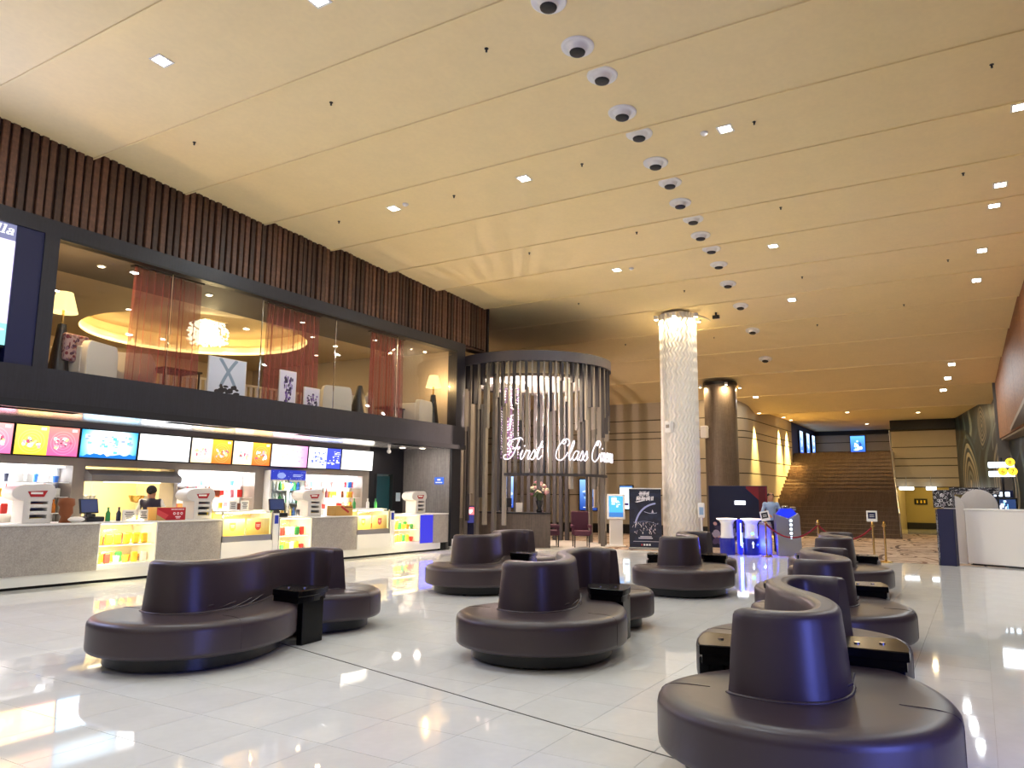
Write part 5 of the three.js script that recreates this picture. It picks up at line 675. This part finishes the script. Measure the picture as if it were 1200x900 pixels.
// ---------------------------------------------------------------- ceiling fittings
const tilt = z => { const e = .02; return Math.atan((ceilY(z + e) - ceilY(z - e)) / (2 * e)); };
{
  const vents = [[-4.04, -7.43], [-4.11, -8.36], [-4.17, -9.27], [-4.29, -10.28], [-4.38, -11.2], [-4.49, -12.25], [-4.61, -13.34], [-4.73, -14.28], [-4.84, -15.45], [-4.97, -16.38], [-5.09, -17.62], [-5.24, -18.75], [-5.48, -20.46], [-5.63, -22.33], [-5.8, -24.41], [-5.96, -26.74]];
  const collar = lathe([[.22, 0], [.215, -.02], [.185, -.028], [.15, .0], [.125, -.03], [.105, -.09]], 40), eye = lathe([[.105, -.088], [.1, -.105], [.06, -.115], [0, -.118]], 32);
  vents.forEach(([x, z], i) => { const t = thing('air_nozzle', `round white ceiling air nozzle with black eye, number ${['one', 'two', 'three', 'four', 'five', 'six', 'seven', 'eight', 'nine', 'ten', 'eleven', 'twelve', 'thirteen', 'fourteen', 'fifteen', 'sixteen'][i]} counting from the top edge`, 'air vent', [x, ceilY(z), z], 0, 'line of ceiling air nozzles'); t.rotation.x = -tilt(z); part('collar', collar, std('#efece6', .5), t); part('black_eye', eye, M.black, t); });
  const lens = glow('#fff6e4', 12), down = (x, z, l, k = 1) => { const t = thing('square_downlight', l, 'light', [x, ceilY(z), z], 0, 'square ceiling downlights'); t.rotation.x = -tilt(z); part('trim_frame', [bx(.24, .012, .03, 0, -.005, .105), bx(.24, .012, .03, 0, -.005, -.105), bx(.03, .012, .18, .105, -.005, 0), bx(.03, .012, .18, -.105, -.005, 0)], M.white, t); part('lens', bx(.17, .01, .17, 0, -.006, 0), lens, t); area(t, .18, .18, NEUTRAL, DOWNLIGHT * k, [0, -.025, 0], [0, -1, 0]); };
  const L = [[-9.25, -5.8, 'square downlight high at upper left over the screen'], [-6.4, -5.94, 'square downlight cut by the top edge'], [-10.03, -11.67, 'square downlight left of centre, near the slatted wall'], [-6.9, -11.73, 'square downlight in the ceiling centre'], [-3.09, -11.69, 'square downlight right of the air nozzles, upper one'], [-7.74, -18.03, 'square downlight above the reception rotunda'], [-3.74, -18.07, 'square downlight right of the air nozzles, middle one'], [-4.17, -22.34, 'square downlight right of the white column top'], [.97, -13.31, 'square downlight at the right edge, topmost'], [.78, -16.43, 'square downlight near right edge, upper of the close pair'], [.71, -17.75, 'square downlight near right edge, lower of the close pair'], [.5, -20.53, 'square downlight near right edge, below the close pair'], [.37, -22.49, 'square downlight near right edge, lowest of the bright column'], [-.41, -28.4, 'square downlight over the carpet, nearest of three'], [-.57, -29.4, 'square downlight over the carpet, middle of three'], [-.76, -30.7, 'square downlight over the carpet, farthest of three'], [-7.19, -30.3, 'square downlight beside the brown column']];
  L.forEach(([x, z, l], i) => down(x, z, l, i === 16 ? .15 : i > 12 ? .4 : i > 7 ? .45 : 1));
  [[-10, 0], [-6.6, 0], [-3.1, 0], [.8, 0], [-10, 5.9], [-6.6, 5.9], [-3.1, 5.9], [.8, 5.9], [-3.1, -5.9], [.9, -6.1], [1.0, -9.6]].forEach(([x, z]) => down(x, z, 'square downlight of the row out of view behind the viewer', x > 0 ? .35 : z > -1 ? .75 : 1));
  [[-11.04, -7.63], [-8.03, -7.82], [-5.21, -7.84], [-5.68, -11.71], [-11.57, -11.66], [-8.53, -11.74], [-2.63, -11.69], [-3.06, -15.67], [.58, -11.69], [.19, -15.62], [-6.2, -15.6], [-9.05, -15.66], [-10.04, -20.41], [-6.74, -20.52], [-3.57, -20.66], [-.21, -20.81], [-3.85, -24.46], [-1.39, -23.5], [-10.21, -24.46], [-7.11, -24.6]].forEach(([x, z]) => { const t = thing('sprinkler', 'tiny dark sprinkler head on the cream ceiling', 'sprinkler', [x, ceilY(z), z], 0, 'ceiling sprinklers'); part('rose', cy(.028, .028, .008, 0, -.003, 0, 16), M.dark, t); part('head', cy(.01, .016, .045, 0, -.026, 0, 10), M.dark, t); });
  [[-3.43, -11.66], [-7.35, -18.08], [-9.67, -11.62]].forEach(([x, z], i) => { const t = thing('smoke_detector', `white smoke detector beside the ${['upper right', 'reception', 'left'][i]} downlight`, 'detector', [x, ceilY(z), z]); part('housing', lathe([[.06, 0], [.06, -.02], [.04, -.04], [0, -.045]], 20), M.white, t); part('base', cy(.065, .065, .008, 0, 0, 0, 20), M.white, t); });
  { const t = thing('ceiling_camera', 'small black camera on ceiling right of the white column', 'camera', [-6.45, ceilY(-22.6), -22.6]); part('mount', cy(.03, .03, .1, 0, -.05, 0, 10), M.black, t); part('camera_body', bx(.2, .1, .1, 0, -.14, 0), M.black, t); }
  [[-4.51, -35.15], [-4.4, -41], [-1.9, -36.5]].forEach(([x, z], i) => { const d = thing('recessed_spotlight', `recessed spotlight in the stair hall ceiling, ${['front', 'rear', 'right'][i]}`, 'light', [x, 5.2, z]); part('trim_ring', cy(.1, .1, .014, 0, -.006, 0), M.white, d); part('lens', cy(.07, .07, .012, 0, -.012, 0), glow('#ffedc4', 7), d); area(d, .16, .16, '#ffe0a8', i ? 380 : 420, [0, -.03, 0], [0, -1, 0]); });
}
{ // blue video screen on the right, out of the frame, whose light falls on the sofas
  const s = thing('digital_poster_stand', 'blue digital poster stand just right of the viewer', 'screen', [2.6, 0, -3.6]); part('foot', bx(.5, .04, 2.6, 0, .02, 0), M.black, s); part('housing', bx(.14, 2.1, 2.6, .08, 1.12, 0), M.black, s); const p = part('display', new THREE.PlaneGeometry(2.5, 1.95), glow('#5a6aff', .5), s); p.rotation.y = -Math.PI / 2; p.position.set(.005, 1.12, 0); area(s, 2.5, 1.95, '#7a86ff', 5, [-.02, 1.12, 0], [-1, 0, -.1]);
}
// ---------------------------------------------------------------- people
function person(name, label, posn, turn, o) {
  const J = o.joints, bones = o.bones, N = o.res || 96, S = 1.0;
  const mc = new MarchingCubes(N, new THREE.MeshBasicMaterial(), false, false, 90000); mc.isolation = 0;
  const cap = (p, a, b, ra, rb2) => { const ab = [b[0] - a[0], b[1] - a[1], b[2] - a[2]], ap = [p[0] - a[0], p[1] - a[1], p[2] - a[2]], t = Math.max(0, Math.min(1, (ab[0] * ap[0] + ab[1] * ap[1] + ab[2] * ap[2]) / (ab[0] ** 2 + ab[1] ** 2 + ab[2] ** 2 + 1e-9))); return Math.hypot(ap[0] - ab[0] * t, ap[1] - ab[1] * t, ap[2] - ab[2] * t) - (ra + (rb2 - ra) * t); };
  const smin = (a, b, k) => { const h = Math.max(0, Math.min(1, .5 + .5 * (b - a) / k)); return b * (1 - h) + a * h - k * h * (1 - h); };
  const dist = p => { let d = 9; for (const [a, b, ra, rb2, k] of bones) d = smin(d, cap(p, J[a], J[b], ra, rb2), k || .03); return d; };
  for (let z = 0; z < N; z++) for (let y = 0; y < N; y++) for (let x = 0; x < N; x++) mc.field[x + y * N + z * N * N] = -dist([(x - N / 2) / (N / 2) * S, .9 + (y - N / 2) / (N / 2) * S, (z - N / 2) / (N / 2) * S]);
  mc.update(); const cnt = mc.count, pa = mc.positionArray.slice(0, cnt * 3), col = new Float32Array(cnt * 3);
  for (let i = 0; i < cnt; i++) { const x = pa[3 * i] * S, y = .9 + pa[3 * i + 1] * S, z = pa[3 * i + 2] * S; pa[3 * i] = x; pa[3 * i + 1] = y; pa[3 * i + 2] = z; const c = new THREE.Color(o.paint(x, y, z)); col.set([c.r, c.g, c.b], 3 * i); }
  let g = new THREE.BufferGeometry(); g.setAttribute('position', new THREE.BufferAttribute(pa, 3)); g.setAttribute('color', new THREE.BufferAttribute(col, 3)); g = mergeVertices(g, 1e-4); g.computeVertexNormals();
  const t = thing(name, label, 'person', posn, turn); part('body', g, new THREE.MeshStandardMaterial({ vertexColors: true, roughness: .75 }), t);
  part('hair', o.hair, std('#1a1412', .7), t); return t;
}
const skin = '#c08a6a';
const baseJ = { hip: [0, .92, 0], chest: [0, 1.28, 0], neck: [0, 1.42, 0], head0: [0, 1.5, .01], head1: [0, 1.6, .0], nose: [0, 1.53, .1], sl: [.17, 1.36, 0], sr: [-.17, 1.36, 0], hl: [.09, .88, 0], hr: [-.09, .88, 0], kl: [.1, .48, .02], kr: [-.1, .48, .02], al: [.1, .07, -.02], ar: [-.1, .07, -.02], tl: [.11, .04, .13], tr: [-.11, .04, .13] };
const bodyBones = [['hip', 'chest', .13, .14, .06], ['chest', 'neck', .12, .055, .05], ['neck', 'head0', .05, .055], ['head0', 'head1', .075, .088], ['head0', 'nose', .03, .016, .02], ['chest', 'sl', .1, .06, .05], ['chest', 'sr', .1, .06, .05], ['sl', 'el', .05, .042], ['sr', 'er', .05, .042], ['el', 'wl', .04, .028], ['er', 'wr', .04, .028], ['hip', 'hl', .12, .1, .05], ['hip', 'hr', .12, .1, .05], ['hl', 'kl', .085, .06], ['hr', 'kr', .085, .06], ['kl', 'al', .058, .04], ['kr', 'ar', .058, .04], ['al', 'tl', .04, .035], ['ar', 'tr', .04, .035]];
function addHands(J, bones) { for (const s of ['l', 'r']) { const w = J['w' + s], e = J['e' + s], d = V(...w).sub(V(...e)).normalize(), side = V(0, 1, 0).cross(d).normalize(), at = (f, u, dn) => [w[0] + d.x * f + side.x * u, w[1] + d.y * f - dn, w[2] + d.z * f + side.z * u]; J['p' + s] = at(.08, 0, .01); bones.push(['w' + s, 'p' + s, .026, .034, .02]); [-.03, -.01, .01, .03].forEach((u, k) => { J['f' + s + k] = at(.1, u, .01); J['g' + s + k] = at(.15 - Math.abs(k - 1.4) * .01, u * 1.15, .035); bones.push(['p' + s, 'f' + s + k, .016, .011, .008], ['f' + s + k, 'g' + s + k, .0105, .0095, .006]); }); J['t' + s + 'h'] = at(.07, (s === 'l' ? 1 : -1) * -.06, .02); bones.push(['p' + s, 't' + s + 'h', .016, .011, .008]); } }
const hairCap = merge([new THREE.SphereGeometry(.1, 24, 18, 0, 6.2832, 0, 1.75).scale(1, 1.05, 1.05).rotateX(-.5).translate(0, 1.585, -.012), sp(.045, 0, 1.55, -.1, 14)]);
{
  const J = { ...baseJ, el: [.28, 1.14, .1], er: [-.28, 1.14, .1], wl: [.2, 1.06, .32], wr: [-.2, 1.06, .32] }, B = bodyBones.slice(); addHands(J, B);
  person('person', 'person in dark vest and white sleeves working at the kitchen hatch', [-14.3, 0, -9.5], -2.4, { joints: J, bones: B, hair: hairCap, paint: (x, y, z) => y > 1.43 ? skin : Math.abs(x) > .2 && y > .9 ? (z > .3 ? skin : '#e8e6e2') : y > .92 ? '#2a2236' : '#1c1c22' });
  const J2 = { ...baseJ, el: [.27, 1.12, .06], er: [-.27, 1.12, .06], wl: [.16, 1.06, .28], wr: [-.16, 1.06, .28] }, B2 = bodyBones.slice(); addHands(J2, B2);
  person('person', 'person in pale blue shirt standing behind the silver gate', [-5.05, 0, -22.6], .5, { joints: J2, bones: B2, hair: hairCap, paint: (x, y, z) => y > 1.43 || (z > .26 && Math.abs(x) > .08) ? skin : y > .9 ? '#9ab0d0' : '#22243a' });
}
cast(scene);
renderer.render(scene, camera);
